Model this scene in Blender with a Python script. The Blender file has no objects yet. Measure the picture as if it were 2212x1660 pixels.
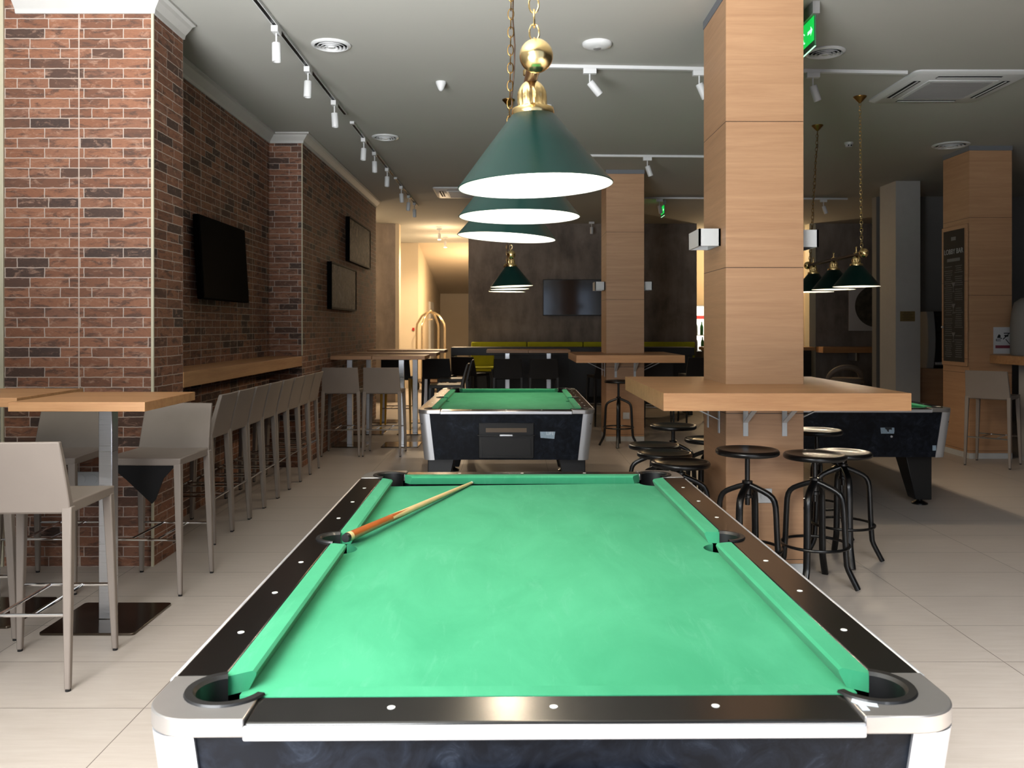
import bpy, bmesh, math, random
from mathutils import Vector, Matrix
random.seed(7)
PI = math.pi
SC = bpy.context.scene
COL = SC.collection
FPX = 1860.0          # focal length in photo pixels
CH = 1.43             # eye height
CEIL = 3.40

# ---------------------------------------------------------------- materials
def lin(c):
    return tuple((x/255/12.92 if x/255 <= .04045 else ((x/255+.055)/1.055)**2.4) for x in c)

class NT:
    def __init__(s, name):
        s.m = bpy.data.materials.new(name); s.m.use_nodes = True
        s.t = s.m.node_tree; s.n = s.t.nodes
        s.b = s.n['Principled BSDF']
    def add(s, typ, **kw):
        n = s.n.new(typ)
        for k, v in kw.items(): setattr(n, k, v)
        return n
    def link(s, a, b): s.t.links.new(a, b)
    def math(s, op, a, b=None, c=None):
        n = s.add('ShaderNodeMath', operation=op)
        for i, v in enumerate((a, b, c)):
            if v is None: continue
            if isinstance(v, (int, float)): n.inputs[i].default_value = v
            else: s.link(v, n.inputs[i])
        return n.outputs[0]
    def mix(s, fac, a, b, blend='MIX'):
        n = s.add('ShaderNodeMix', data_type='RGBA', blend_type=blend)
        for sock, v in ((n.inputs[0], fac), (n.inputs[6], a), (n.inputs[7], b)):
            if isinstance(v, (int, float)): sock.default_value = v
            elif isinstance(v, tuple): sock.default_value = v if len(v) == 4 else v+(1,)
            else: s.link(v, sock)
        return n.outputs[2]
    def ramp(s, fac, stops):
        n = s.add('ShaderNodeValToRGB'); e = n.color_ramp.elements
        while len(e) < len(stops): e.new(.5)
        for el, (p, c) in zip(e, stops):
            el.position = p; el.color = c if len(c) == 4 else c+(1,)
        s.link(fac, n.inputs[0]); return n.outputs[0]
    def obj(s):
        return s.add('ShaderNodeTexCoord').outputs['Object']
    def scaled(s, vec, sc):
        n = s.add('ShaderNodeMapping'); n.inputs['Scale'].default_value = sc
        s.link(vec, n.inputs[0]); return n.outputs[0]
    def noise(s, vec, scale, detail=4, rough=.55, dist=0):
        n = s.add('ShaderNodeTexNoise'); n.inputs['Scale'].default_value = scale
        n.inputs['Detail'].default_value = detail; n.inputs['Roughness'].default_value = rough
        n.inputs['Distortion'].default_value = dist
        s.link(vec, n.inputs['Vector']); return n.outputs[0]
    def bump(s, h, strength=.2, dist=.002):
        n = s.add('ShaderNodeBump'); n.inputs['Strength'].default_value = strength
        n.inputs['Distance'].default_value = dist
        s.link(h, n.inputs['Height']); s.link(n.outputs[0], s.b.inputs['Normal'])
    def set(s, **kw):
        for k, v in kw.items():
            sock = s.b.inputs[k.replace('_', ' ')]
            if isinstance(v, (int, float)): sock.default_value = v
            elif isinstance(v, tuple): sock.default_value = v if len(v) == 4 else v+(1,)
            else: s.link(v, sock)
        return s

def plain(name, col, rough=.5, metal=0., var=.06, vscale=12, bump=0., bscale=200, coat=0., spec=.5, sheen=0.):
    t = NT(name); c = lin(col); o = t.obj()
    nz = t.noise(o, vscale, 3)
    lo = tuple(x*(1-var) for x in c); hi = tuple(min(1, x*(1+var)) for x in c)
    t.set(Base_Color=t.ramp(nz, [(.3, lo), (.7, hi)]), Roughness=rough, Metallic=metal, Coat_Weight=coat)
    t.b.inputs['Specular IOR Level'].default_value = spec
    if coat: t.b.inputs['Coat Roughness'].default_value = .08
    if sheen:
        t.b.inputs['Sheen Weight'].default_value = sheen; t.b.inputs['Sheen Roughness'].default_value = .5
    if bump: t.bump(t.noise(o, bscale, 2), bump, .001)
    return t.m

def emit(name, col, strength):
    t = NT(name); t.set(Base_Color=lin(col), Emission_Color=lin(col), Emission_Strength=strength); return t.m

def mat_brick():
    t = NT('brick_tile'); o = t.obj()
    sp = t.add('ShaderNodeSeparateXYZ'); t.link(o, sp.inputs[0])
    h = t.math('ADD', sp.outputs[0], sp.outputs[1])
    cb = t.add('ShaderNodeCombineXYZ'); t.link(h, cb.inputs[0]); t.link(sp.outputs[2], cb.inputs[1])
    nz = t.noise(cb.outputs[0], 22, 2)
    wob = t.math('MULTIPLY', t.math('SUBTRACT', nz, .5), .006)
    cb2 = t.add('ShaderNodeCombineXYZ'); t.link(t.math('ADD', h, wob), cb2.inputs[0]); t.link(t.math('ADD', sp.outputs[2], wob), cb2.inputs[1])
    br = t.add('ShaderNodeTexBrick', offset=.37, offset_frequency=2, squash=.8, squash_frequency=3)
    br.inputs['Color1'].default_value = (0, 0, 0, 1); br.inputs['Color2'].default_value = (1, 1, 1, 1)
    br.inputs['Mortar'].default_value = (.5, .5, .5, 1)
    for k, v in (('Scale', 1), ('Mortar Size', .0030), ('Mortar Smooth', .25), ('Bias', 0), ('Brick Width', .235), ('Row Height', .0595)):
        br.inputs[k].default_value = v
    t.link(cb2.outputs[0], br.inputs['Vector'])
    base = t.ramp(br.outputs['Color'], [(0, lin((62, 48, 42))), (.14, lin((78, 57, 47))), (.22, lin((118, 78, 58))), (.45, lin((142, 92, 66))), (.75, lin((156, 105, 78))), (1, lin((132, 90, 70)))])
    n2 = t.noise(t.scaled(cb.outputs[0], (5, 17, 1)), 1.7, 6, .68, .6)
    base = t.mix(t.ramp(n2, [(.5, (0, 0, 0)), (.62, (.85, .85, .85))]), base, lin((82, 60, 50)))
    n3 = t.noise(t.scaled(cb.outputs[0], (6, 13, 1)), 2.1, 5, .7, .8)
    base = t.mix(t.ramp(n3, [(.54, (0, 0, 0)), (.70, (.62, .62, .62))]), base, lin((196, 154, 130)))
    n4 = t.noise(t.scaled(cb.outputs[0], (30, 70, 1)), 2.0, 3, .6)
    base = t.mix(t.ramp(n4, [(.35, (.25, .25, .25)), (.6, (0, 0, 0))]), base, lin((100, 70, 56)))
    mort = lin((196, 178, 164))
    seam = t.math('LESS_THAN', t.math('MODULO', t.math('ADD', h, 45.3-2.551), .453), .0075)
    fac = t.math('MAXIMUM', br.outputs['Fac'], seam)
    t.set(Base_Color=t.mix(fac, base, mort), Roughness=.72)
    t.bump(t.math('ADD', t.math('MULTIPLY', fac, -1.0), t.math('MULTIPLY', n2, .5)), .5, .004)
    return t.m

def mat_wood(name, c1, c2, vert=True, axis='x', rough=.45, seams=False):
    """oak laminate; the grain runs level on the pillars and along x or y on tops"""
    t = NT(name); o = t.obj()
    if vert: sc = (1.3, 1.3, 26)
    elif axis == 'x': sc = (1.3, 22, 22)
    else: sc = (22, 1.3, 22)
    v = t.scaled(o, tuple(x*.7 for x in sc))
    g = t.noise(v, .9, 7, .58, 1.4)
    f = t.noise(t.scaled(o, tuple(x*3.2 for x in sc)), 2.0, 3, .6)
    k = t.math('ADD', t.math('MULTIPLY', g, .72), t.math('MULTIPLY', f, .28))
    mid = tuple((a+b)/2 for a, b in zip(lin(c1), lin(c2)))
    col = t.ramp(k, [(.30, lin(c2)), (.48, mid), (.66, lin(c1))])
    if seams:
        sp = t.add('ShaderNodeSeparateXYZ'); t.link(o, sp.inputs[0])
        s = t.math('LESS_THAN', t.math('MODULO', t.math('ADD', sp.outputs[2], 10*.845-.93+.002), .845), .004)
        col = t.mix(s, col, lin((70, 45, 30)))
    t.set(Base_Color=col, Roughness=rough)
    t.bump(k, .08, .001)
    return t.m

def mat_floor():
    t = NT('floor_tile'); o = t.obj()
    sp = t.add('ShaderNodeSeparateXYZ'); t.link(o, sp.inputs[0])
    gx = t.math('MODULO', t.math('ADD', sp.outputs[0], 1.38+.87*20), .87)
    gy = t.math('MODULO', t.math('ADD', sp.outputs[1], .447*20-3.23), .447)
    def edge(g, p, w):
        a = t.math('LESS_THAN', g, w); b = t.math('GREATER_THAN', g, p-w); return t.math('MAXIMUM', a, b)
    gr = t.math('MAXIMUM', edge(gx, .87, .0018), edge(gy, .447, .0018))
    cell = t.add('ShaderNodeTexWhiteNoise', noise_dimensions='2D')
    cb = t.add('ShaderNodeCombineXYZ')
    t.link(t.math('FLOOR', t.math('DIVIDE', t.math('ADD', sp.outputs[0], 1.38+.87*20), .87)), cb.inputs[0])
    t.link(t.math('FLOOR', t.math('DIVIDE', t.math('ADD', sp.outputs[1], .447*20-3.23), .447)), cb.inputs[1])
    t.link(cb.outputs[0], cell.inputs['Vector'])
    st = t.noise(t.scaled(o, (3, 26, 1)), 1.5, 5, .6)
    base = t.ramp(st, [(.3, lin((191, 179, 167))), (.5, lin((197, 185, 174))), (.7, lin((202, 191, 180)))])
    base = t.mix(t.math('MULTIPLY', cell.outputs[0], .16), base, lin((176, 163, 152)))
    t.set(Base_Color=t.mix(gr, base, lin((118, 107, 98))), Roughness=t.ramp(st, [(.3, (.33,)*3), (.7, (.45,)*3)]))
    t.b.inputs['Specular IOR Level'].default_value = .4
    t.bump(t.math('MULTIPLY', gr, -1), .3, .002)
    return t.m

def mat_concrete(name, c1, c2):
    t = NT(name); o = t.obj()
    a = t.noise(o, 1.3, 6, .62, .4); b = t.noise(t.scaled(o, (3, 3, 1)), 2.2, 5, .6)
    k = t.math('ADD', t.math('MULTIPLY', a, .6), t.math('MULTIPLY', b, .4))
    t.set(Base_Color=t.ramp(k, [(.36, lin(c2)), (.62, lin(c1))]), Roughness=.75)
    t.bump(k, .3, .006); return t.m

def mat_cloth():
    t = NT('green_baize'); o = t.obj()
    a = t.noise(t.scaled(o, (1, .45, 1)), 4.5, 6, .6, .5); f = t.noise(o, 700, 2)
    s = t.noise(t.scaled(o, (9, 1.4, 1)), 2.2, 5, .75, 1.2)
    col = t.ramp(a, [(.32, (.040, .300, .145)), (.68, (.062, .370, .190))])
    col = t.mix(t.ramp(s, [(.56, (0, 0, 0)), (.74, (.35, .35, .35))]), col, (.12, .42, .26))
    t.set(Base_Color=col, Roughness=.95, Sheen_Weight=.05, Sheen_Roughness=.4)
    t.b.inputs['Specular IOR Level'].default_value = .2
    t.bump(f, .15, .0006); return t.m

def mat_marble():
    t = NT('black_marbled_laminate'); o = t.obj()
    a = t.noise(o, 14, 6, .7, 1.2); b = t.noise(o, 5, 4, .6)
    k = t.math('MULTIPLY', a, t.math('ADD', b, .5))
    t.set(Base_Color=t.ramp(k, [(.42, (.004, .005, .008)), (.60, (.010, .013, .020)), (.76, (.030, .038, .054))]), Roughness=.45)
    t.b.inputs['Specular IOR Level'].default_value = .16
    return t.m

def mat_brushed():
    t = NT('brushed_steel'); o = t.obj()
    n = t.noise(t.scaled(o, (1, 1, 60)), 3, 3)
    t.set(Base_Color=t.ramp(n, [(.3, (.60, .61, .63)), (.7, (.66, .67, .69))]), Metallic=1., Roughness=t.ramp(n, [(.3, (.26,)*3), (.7, (.36,)*3)]))
    return t.m

def mat_art(name, a, b, c):
    t = NT(name); o = t.obj()
    n = t.noise(t.scaled(o, (1, 5, 3)), 2.4, 8, .7, 1.5)
    t.set(Base_Color=t.ramp(n, [(.42, lin(a)), (.51, lin(b)), (.60, lin(c))]), Metallic=.0, Roughness=.6)
    t.b.inputs['Specular IOR Level'].default_value = .2
    t.bump(n, .9, .03); return t.m

M = dict(
 brick=mat_brick(), floor=mat_floor(), cloth=mat_cloth(), marble=mat_marble(), steel=mat_brushed(),
 oak=mat_wood('oak_pillar', (208, 162, 122), (188, 142, 104), seams=True),
 oakx=mat_wood('oak_top', (206, 156, 108), (178, 126, 82), False, 'x', .4),
 oaky=mat_wood('oak_top_lengthwise', (206, 156, 108), (178, 126, 82), False, 'y', .4),
 ceil=plain('ceiling_paint', (192, 190, 181), .9, var=.015, vscale=1),
 white=plain('white_paint', (206, 203, 197), .6, var=.02),
 cream=plain('cream_wall', (232, 214, 186), .8, var=.02, vscale=2),
 greywall=plain('grey_wall', (146, 144, 141), .8, var=.04, vscale=2),
 concrete=mat_concrete('dark_concrete', (158, 146, 136), (108, 99, 92)),
 concrete_l=mat_concrete('pale_concrete', (176, 160, 148), (132, 122, 114)),
 trim=plain('beige_edge_trim', (206, 196, 168), .45, var=.02),
 band=plain('grey_band', (122, 124, 128), .6, var=.02),
 skirt=plain('skirting', (214, 214, 212), .35, var=.02),
 taupe=plain('taupe_leatherette', (146, 134, 124), .55, var=.03, vscale=6, bump=.08, bscale=350),
 blackpu=plain('black_leatherette', (24, 22, 22), .5, var=.1, bump=.08, bscale=350),
 blackm=plain('black_painted_metal', (11, 11, 12), .3, var=.15, coat=.15, spec=.4),
 blackp=plain('black_plastic', (14, 14, 15), .45, var=.15),
 pocket=plain('black_rubber', (9, 9, 10), .5, var=.1, coat=.2),
 lam=plain('black_laminate', (15, 13, 12), .2, var=.15, vscale=30, spec=.65),
 chrome=plain('chrome', (226, 226, 228), .08, 1., var=.02),
 cast=plain('satin_chrome', (176, 172, 168), .28, .75, var=.03),
 trimm=plain('bright_trim_metal', (226, 226, 230), .28, .6, var=.01),
 alu=plain('silver_aluminium', (212, 214, 218), .38, .75, var=.02),
 plate=plain('dark_polished_steel', (96, 86, 76), .16, 1., var=.05),
 brass=plain('brass', (244, 214, 152), .2, 1., var=.03),
 antique=plain('antique_brass', (150, 116, 66), .3, 1., var=.1),
 enamel=plain('green_enamel', (6, 40, 35), .34, 0., var=.04, spec=.16),
 lining=plain('white_shade_lining', (245, 244, 238), .6, var=.01),
 wplastic=plain('white_plastic', (228, 228, 226), .45, var=.01),
 ivory=plain('ivory_sight', (240, 238, 230), .3, var=.01),
 rod=plain('brown_rod', (70, 48, 30), .35, .3, var=.1),
 glassblk=plain('glossy_screen', (4, 4, 5), .12, var=.1, coat=1., spec=1.),
 screen=plain('matt_screen', (4, 4, 5), .6, var=.1, spec=.02),
 cart=plain('pale_brass_tube', (216, 200, 170), .22, 1., var=.03),
 yellow=plain('chartreuse_fabric', (196, 196, 30), .8, var=.06, bump=.1),
 yel=plain('yellow_metal', (226, 170, 30), .4, var=.04),
 blackcloth=plain('black_cloth', (10, 10, 12), .95, var=.2, vscale=40),
 grey=plain('grey_plastic', (150, 148, 145), .5, var=.02),
 dark=plain('dark_void', (10, 10, 10), .9, var=.1),
 maple=plain('maple_shaft', (232, 204, 148), .35, var=.05, coat=.3),
 stain=plain('stained_butt', (176, 92, 34), .3, var=.1, coat=.5),
 red=plain('red_plastic', (190, 40, 34), .4, var=.03),
 redbar=plain('dark_red_print', (128, 52, 66), .7, var=.02),
 ink=plain('black_print', (28, 28, 28), .8, var=.02),
 inkg=plain('grey_print', (130, 130, 130), .8, var=.02),
 paper=plain('white_paper', (226, 222, 220), .8, var=.01),
 chalk=plain('chalkboard_black', (22, 22, 24), .7, var=.1),
 chalkw=plain('chalk_white', (205, 205, 205), .8, var=.03),
 gold=plain('gold_plaque', (150, 130, 84), .4, .5, var=.05),
 sticker=plain('pale_blue_sticker', (150, 170, 184), .5, var=.12, vscale=60),
 stickerw=plain('white_sticker_print', (214, 222, 226), .5, var=.05),
 stickerd=plain('dark_sticker_print', (26, 30, 36), .5, var=.05),
 brown=plain('brown_window', (92, 72, 48), .4, var=.1),
 art1=mat_art('relief_art_grey', (26, 27, 30), (48, 50, 54), (96, 98, 104)),
 art2=mat_art('relief_art_bronze', (16, 13, 12), (44, 36, 29), (120, 108, 94)),
 plateart=plain('dark_round_motif', (74, 70, 60), .7, var=.5, vscale=9),
 bulb=emit('bulb_glow', (255, 246, 226), 12.0),
 spotglow=emit('spot_glow', (255, 226, 180), 14.0),
 exitg=emit('exit_green', (16, 190, 72), 1.1),
 exitw=emit('exit_white', (180, 255, 200), 1.5),
 exitp=plain('green_acrylic', (70, 130, 90), .2, var=.03),
 led=emit('blue_led', (90, 90, 255), 4.0),
 fridge=emit('lit_fridge_white', (255, 250, 235), 1.6),
 fridger=emit('lit_fridge_red', (235, 80, 70), 1.0),
 bottlegreen=plain('green_bottle_glass', (40, 120, 40), .15, var=.1),
 bottleclear=plain('pale_bottle_glass', (190, 200, 180), .15, var=.1),
)

# ---------------------------------------------------------------- mesh helpers
class B:
    """collects shapes and links them as one mesh object"""
    def __init__(s): s.v = []; s.f = []
    def _add(s, vs, fs):
        k = len(s.v); s.v += [tuple(p) for p in vs]; s.f += [tuple(i+k for i in f) for f in fs]; return s
    def box(s, x0, x1, y0, y1, z0, z1):
        return s._add([(x0,y0,z0),(x1,y0,z0),(x1,y1,z0),(x0,y1,z0),(x0,y0,z1),(x1,y0,z1),(x1,y1,z1),(x0,y1,z1)],
                      [(3,2,1,0),(4,5,6,7),(0,1,5,4),(1,2,6,5),(2,3,7,6),(3,0,4,7)])
    def loft(s, rings, closed=True, cap=True):
        n = len(rings[0]); vs = [p for r in rings for p in r]; fs = []
        for i in range(len(rings)-1):
            for j in range(n if closed else n-1):
                a = i*n+j; b = i*n+(j+1) % n
                fs.append((a, b, b+n, a+n))
        if cap:
            fs.append(tuple(range(n-1, -1, -1))); fs.append(tuple((len(rings)-1)*n+j for j in range(n)))
        return s._add(vs, fs)
    def prism(s, poly, z0, z1):
        return s.loft([[(x, y, z0) for x, y in poly], [(x, y, z1) for x, y in poly]])
    def lathe(s, prof, n=32, c=(0, 0, 0), cap=True, rfun=None):
        rings = []
        for r, z in prof:
            rings.append([(c[0]+r*(rfun(2*PI*i/n, z) if rfun else 1)*math.cos(2*PI*i/n), c[1]+r*(rfun(2*PI*i/n, z) if rfun else 1)*math.sin(2*PI*i/n), c[2]+z) for i in range(n)])
        return s.loft(rings, True, cap)
    def tube(s, pts, r, n=10, closed=False):
        pts = [Vector(p) for p in pts]; rs = r if isinstance(r, (list, tuple)) else [r]*len(pts)
        rings = []; up = None; N = len(pts)
        for i, p in enumerate(pts):
            if closed: d = pts[(i+1) % N]-pts[i-1]
            else: d = pts[min(i+1, N-1)]-pts[max(i-1, 0)]
            d.normalize()
            if up is None:
                up = Vector((0, 0, 1)) if abs(d.z) < .9 else Vector((1, 0, 0))
            a = (up-d*up.dot(d)).normalized(); b = d.cross(a); up = a
            rings.append([p+(a*math.cos(2*PI*j/n)+b*math.sin(2*PI*j/n))*rs[i] for j in range(n)])
        if closed:
            rings.append(rings[0]); return s.loft(rings, True, False)
        return s.loft(rings)
    def ball(s, c, r, n=20, m=12):
        prof = [(max(1e-4, r*math.sin(PI*i/m)), -r*math.cos(PI*i/m)) for i in range(m+1)]
        return s.lathe(prof, n, c)
    def xf(s, mat, k0=0):
        for i in range(k0, len(s.v)): s.v[i] = tuple(mat @ Vector(s.v[i]))
        return s
    def build(s, name, mat, parent=None, bevel=0, seg=2, smooth=.6, loc=None, rot=None):
        me = bpy.data.meshes.new(name); me.from_pydata(s.v, [], s.f)
        bm = bmesh.new(); bm.from_mesh(me)
        bmesh.ops.remove_doubles(bm, verts=bm.verts, dist=1e-5)
        bmesh.ops.recalc_face_normals(bm, faces=bm.faces)
        bm.to_mesh(me); bm.free()
        me.materials.append(M[mat] if isinstance(mat, str) else mat)
        if smooth:
            me.polygons.foreach_set('use_smooth', [True]*len(me.polygons)); me.set_sharp_from_angle(angle=smooth)
        o = bpy.data.objects.new(name, me); COL.objects.link(o)
        if parent: o.parent = parent
        if loc: o.location = loc
        if rot: o.rotation_euler = rot
        if bevel:
            b = o.modifiers.new('bevel', 'BEVEL'); b.width = bevel; b.segments = seg; b.limit_method = 'ANGLE'; b.angle_limit = .7
        return o

def bx(x0, x1, y0, y1, z0, z1): return B().box(x0, x1, y0, y1, z0, z1)
def tag(o, label, cat, group=None):
    o['label'] = label; o['category'] = cat
    if group: o['group'] = group
    return o
def thing(name, label, cat, loc=(0, 0, 0), rz=0, group=None):
    o = bpy.data.objects.new(name, None); COL.objects.link(o); o.empty_display_size = .1
    o.location = loc; o.rotation_euler = (0, 0, rz); return tag(o, label, cat, group)
def struct(name, b, mat, bevel=0, parent=None):
    o = b.build(name, mat, parent, bevel, smooth=0)
    if not parent: o['kind'] = 'structure'
    return o
def dup(root, loc, rz, label, group=None):
    r = root.copy(); COL.objects.link(r); r.location = loc; r.rotation_euler = (0, 0, rz); r['label'] = label
    if group: r['group'] = group
    for ch in list(root.children):
        c = ch.copy(); COL.objects.link(c); c.parent = r
        for g in list(ch.children):
            d = g.copy(); COL.objects.link(d); d.parent = c
    return r
def text(name, body, size, mat, parent, loc, rot, depth=.0008):
    cu = bpy.data.curves.new(name, 'FONT'); cu.body = body; cu.size = size; cu.extrude = depth
    cu.align_x = 'CENTER'; cu.align_y = 'CENTER'
    tmp = bpy.data.objects.new('tmp', cu); COL.objects.link(tmp)
    bpy.context.view_layer.update()
    me = bpy.data.meshes.new_from_object(tmp.evaluated_get(bpy.context.evaluated_depsgraph_get()))
    bpy.data.objects.remove(tmp); me.name = name; me.materials.clear(); me.materials.append(M[mat])
    o = bpy.data.objects.new(name, me); COL.objects.link(o); o.parent = parent; o.location = loc; o.rotation_euler = rot
    return o
def arc(cx, cy, r, a0, a1, n=12):
    return [(cx+r*math.cos(math.radians(a0+(a1-a0)*i/n)), cy+r*math.sin(math.radians(a0+(a1-a0)*i/n))) for i in range(n+1)]

# ---------------------------------------------------------------- camera
cam = bpy.data.cameras.new('camera'); co = bpy.data.objects.new('camera', cam); COL.objects.link(co)
co.location = (0, 0, CH); co.rotation_euler = (PI/2, 0, 0)
cam.sensor_width = 36; cam.sensor_fit = 'HORIZONTAL'; cam.lens = 36*FPX/2212
cam.shift_y = -(830-707)/2212
cam.clip_start = .05; cam.clip_end = 100
cam.dof.use_dof = True; cam.dof.focus_distance = 3.2; cam.dof.aperture_fstop = 9.0
SC.camera = co

# ---------------------------------------------------------------- setting
XL, XR, YB, YF = -5.0, 8.2, -.7, 16.4
struct('floor', bx(XL, XR, YB-.6, 27, -.1, 0), 'floor')
struct('ceiling', bx(XL, XR, YB-.6, 20.1, CEIL, CEIL+.1), 'ceil')
struct('wall_right', bx(XR, XR+.15, YB-.6, 27, 0, CEIL), 'greywall')
struct('wall_left', bx(-3.35, -3.2, YB, 5.9, 0, CEIL), 'greywall')
b = bx(-5.2, -2.72, YB-.2, YB, 0, CEIL); b.box(-.68, .78, YB-.2, YB, 0, CEIL); b.box(3.02, XR, YB-.2, YB, 0, CEIL); b.box(-2.72, 3.02, YB-.2, YB, 2.95, CEIL)
struct('wall_front', b, 'greywall')
struct('wall_left_pier', bx(-3.2, -2.140, 5.140, 5.60, 0, CEIL), 'brick')
struct('wall_left_recess', bx(-2.75, -2.47, 5.60, 8.76, 0, CEIL), 'brick')
struct('wall_left_brick', bx(-2.75, -2.134, 8.76, 13.5, 0, CEIL), 'brick')
struct('wall_left_side', bx(XL-.15, XL, 5.6, 27, 0, CEIL), 'cream')
struct('wall_left_return', bx(XL, -2.75, 13.35, 13.5, 0, CEIL), 'cream')
# edge trims on the brick corners
struct('trim_1', bx(-2.152, -2.136, 5.130, 5.146, 0, 3.31), 'trim', .003)
struct('trim_2', bx(-3.075, -3.03, 5.125, 5.145, 0, CEIL), 'trim', .003)
struct('trim_3', bx(-2.142, -2.130, 8.756, 8.768, 1.14, 3.31), 'trim', .003)
# cornice: stepped profile run along a straight path
def cornice(name, p0, p1, n, m0=0, m1=0):
    prof = [(0, 3.30), (.012, 3.30), (.018, 3.325), (.05, 3.36), (.062, 3.378), (.085, 3.385), (.085, CEIL-.001), (0, CEIL-.001)]
    d = Vector((p1[0]-p0[0], p1[1]-p0[1], 0)).normalized(); nn = Vector((n[0], n[1], 0))
    r0 = [Vector((p0[0], p0[1], 0))+nn*t-d*(m0*t)+Vector((0, 0, z)) for t, z in prof]
    r1 = [Vector((p1[0], p1[1], 0))+nn*t+d*(m1*t)+Vector((0, 0, z)) for t, z in prof]
    return struct(name, B().loft([r0, r1]), 'white')
cornice('trim_4', (-2.96, 5.140), (-2.140, 5.140), (0, -1), 0, 1)
cornice('trim_5', (-2.140, 5.140), (-2.140, 5.60), (1, 0), 1, 0)
cornice('trim_6', (-2.47, 5.60), (-2.47, 8.76), (1, 0), 0, -1)
cornice('trim_7', (-2.47, 8.76), (-2.134, 8.76), (0, -1), -1, 1)
cornice('trim_8', (-2.134, 8.76), (-2.134, 13.5), (1, 0), 1, 0)
# far wall with two openings
struct('wall_far_left', bx(XL, -2.22, YF, YF+.22, 0, CEIL), 'concrete_l')
struct('trim_9', bx(-2.22, -2.15, YF-.01, YF+.23, 0, CEIL), 'cream')
struct('wall_far', bx(-.83, 3.52, YF, YF+.22, 0, CEIL), 'concrete')
struct('wall_far_right', bx(5.78, XR, YF, YF+.22, 0, CEIL), 'concrete')
struct('trim_10', bx(5.66, 5.78, YF-.01, YF+.23, 0, CEIL), 'trim')
# corridor behind the left opening
struct('wall_corridor_end', bx(XL, -2.19, 20.1, 20.3, 0, CEIL), 'cream')
struct('wall_corridor_left', bx(-2.30, -2.19, 20.3, 26.3, 0, CEIL), 'cream')
struct('wall_corridor_right', bx(-.75, -.6, YF+.22, 26.3, 0, CEIL), 'cream')
struct('wall_corridor_back', bx(-2.3, -.6, 26.3, 26.5, 0, 2.6), 'cream')
b = B().loft([[(-2.3, 20.1, CEIL), (-.6, 20.1, CEIL), (-.6, 20.1, CEIL+.1), (-2.3, 20.1, CEIL+.1)], [(-2.3, 26.3, 2.45), (-.6, 26.3, 2.45), (-.6, 26.3, 2.55), (-2.3, 26.3, 2.55)]])
struct('ceiling_stair_soffit', b, 'cream')
struct('door_1', bx(-2.19, -2.14, 22.6, 23.6, 0, 2.1), 'white')
struct('baseboard_back', bx(-2.19, -.75, 26.28, 26.3, 0, .09), 'band')
# lit bar room behind the right opening
struct('wall_bar_back', bx(3.0, 6.3, 19.0, 19.2, 0, CEIL), 'cream')
struct('wall_bar_left', bx(2.9, 3.0, YF+.22, 19.0, 0, CEIL), 'cream')
struct('wall_bar_right', bx(6.3, 6.4, YF+.22, 19.0, 0, CEIL), 'cream')
# white column and its neighbour wall
struct('wall_white_column', bx(5.17, 5.50, 11.6, 12.1, 0, CEIL), 'white')
struct('wall_right_back', bx(5.50, XR, 13.0, 13.15, 0, CEIL), 'greywall')

# ---------------------------------------------------------------- pillars
def pillar(label, x0, x1, y0, y1):
    t = thing('pillar', label, 'pillar', ((x0+x1)/2, (y0+y1)/2, 0), 0, 'oak clad pillars')
    hx, hy = (x1-x0)/2, (y1-y0)/2
    bx(-hx, hx, -hy, hy, .06, 3.35).build('cladding', 'oak', t, .003)
    bx(-hx-.004, hx+.004, -hy-.004, hy+.004, 3.35, CEIL).build('ceiling_band', 'band', t)
    bx(-hx-.001, hx+.001, -hy-.001, hy+.001, 0, .06).build('plinth', 'skirt', t)
    return t
pillar('pale oak pillar rising through the nearest square counter', 1.237, 1.687, 4.98, 5.555)
pillar('oak pillar farther back beside the wall television', 1.179, 1.655, 10.78, 11.36)
pillar('dim oak pillar carrying the tall black menu board', 4.966, 5.43, 9.35, 9.92)

def counter(label, x0, x1, y0, y1, px0, px1, py0, py1):
    t = thing('pillar_counter', label, 'counter', (0, 0, 0), 0, 'square counters round the pillars')
    z0, z1 = 1.012, 1.10
    g = .001
    b = bx(x0, x1, y0, py0-g, z0, z1); b.box(x0, px0-g, py0-g, y1, z0, z1); b.box(px1+g, x1, py0-g, y1, z0, z1)
    if y1 > py1: b.box(px0-g, px1+g, py1+g, y1, z0, z1)
    o = b.build('counter_top', 'oakx', t, 0)
    def bracket(px, py, dx, dy):
        k = B(); w = .014
        nx, ny = -dy, dx
        def q(a, s, z): return (px+dx*a+nx*s, py+dy*a+ny*s, z)
        def bar(a0, z0, a1, z1, th):   # flat bar in the bracket plane, width 2w
            v = Vector((a1-a0, z1-z0)).normalized(); nrm = (-v.y*th, v.x*th)
            r0 = [q(a0+nrm[0], -w, z0+nrm[1]), q(a0+nrm[0], w, z0+nrm[1]), q(a0-nrm[0], w, z0-nrm[1]), q(a0-nrm[0], -w, z0-nrm[1])]
            r1 = [q(a1+nrm[0], -w, z1+nrm[1]), q(a1+nrm[0], w, z1+nrm[1]), q(a1-nrm[0], w, z1-nrm[1]), q(a1-nrm[0], -w, z1-nrm[1])]
            k.loft([r0, r1])
        bar(.005, .80, .005, 1.011, .003); bar(.002, 1.008, .32, 1.008, .003); bar(.008, .88, .27, 1.005, .003)
        k.build('bracket', 'wplastic', t)
    for f in (.25, .75):
        bracket(px0+(px1-px0)*f, py0-.001, 0, -1)
        bracket(px0-.001, py0+(py1-py0)*f, -1, 0); bracket(px1+.001, py0+(py1-py0)*f, 1, 0)
    return t
counter('thick oak counter round the nearest pillar, white brackets below', .755, 1.99, 4.29, 5.74, 1.237, 1.687, 4.98, 5.555)
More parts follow.
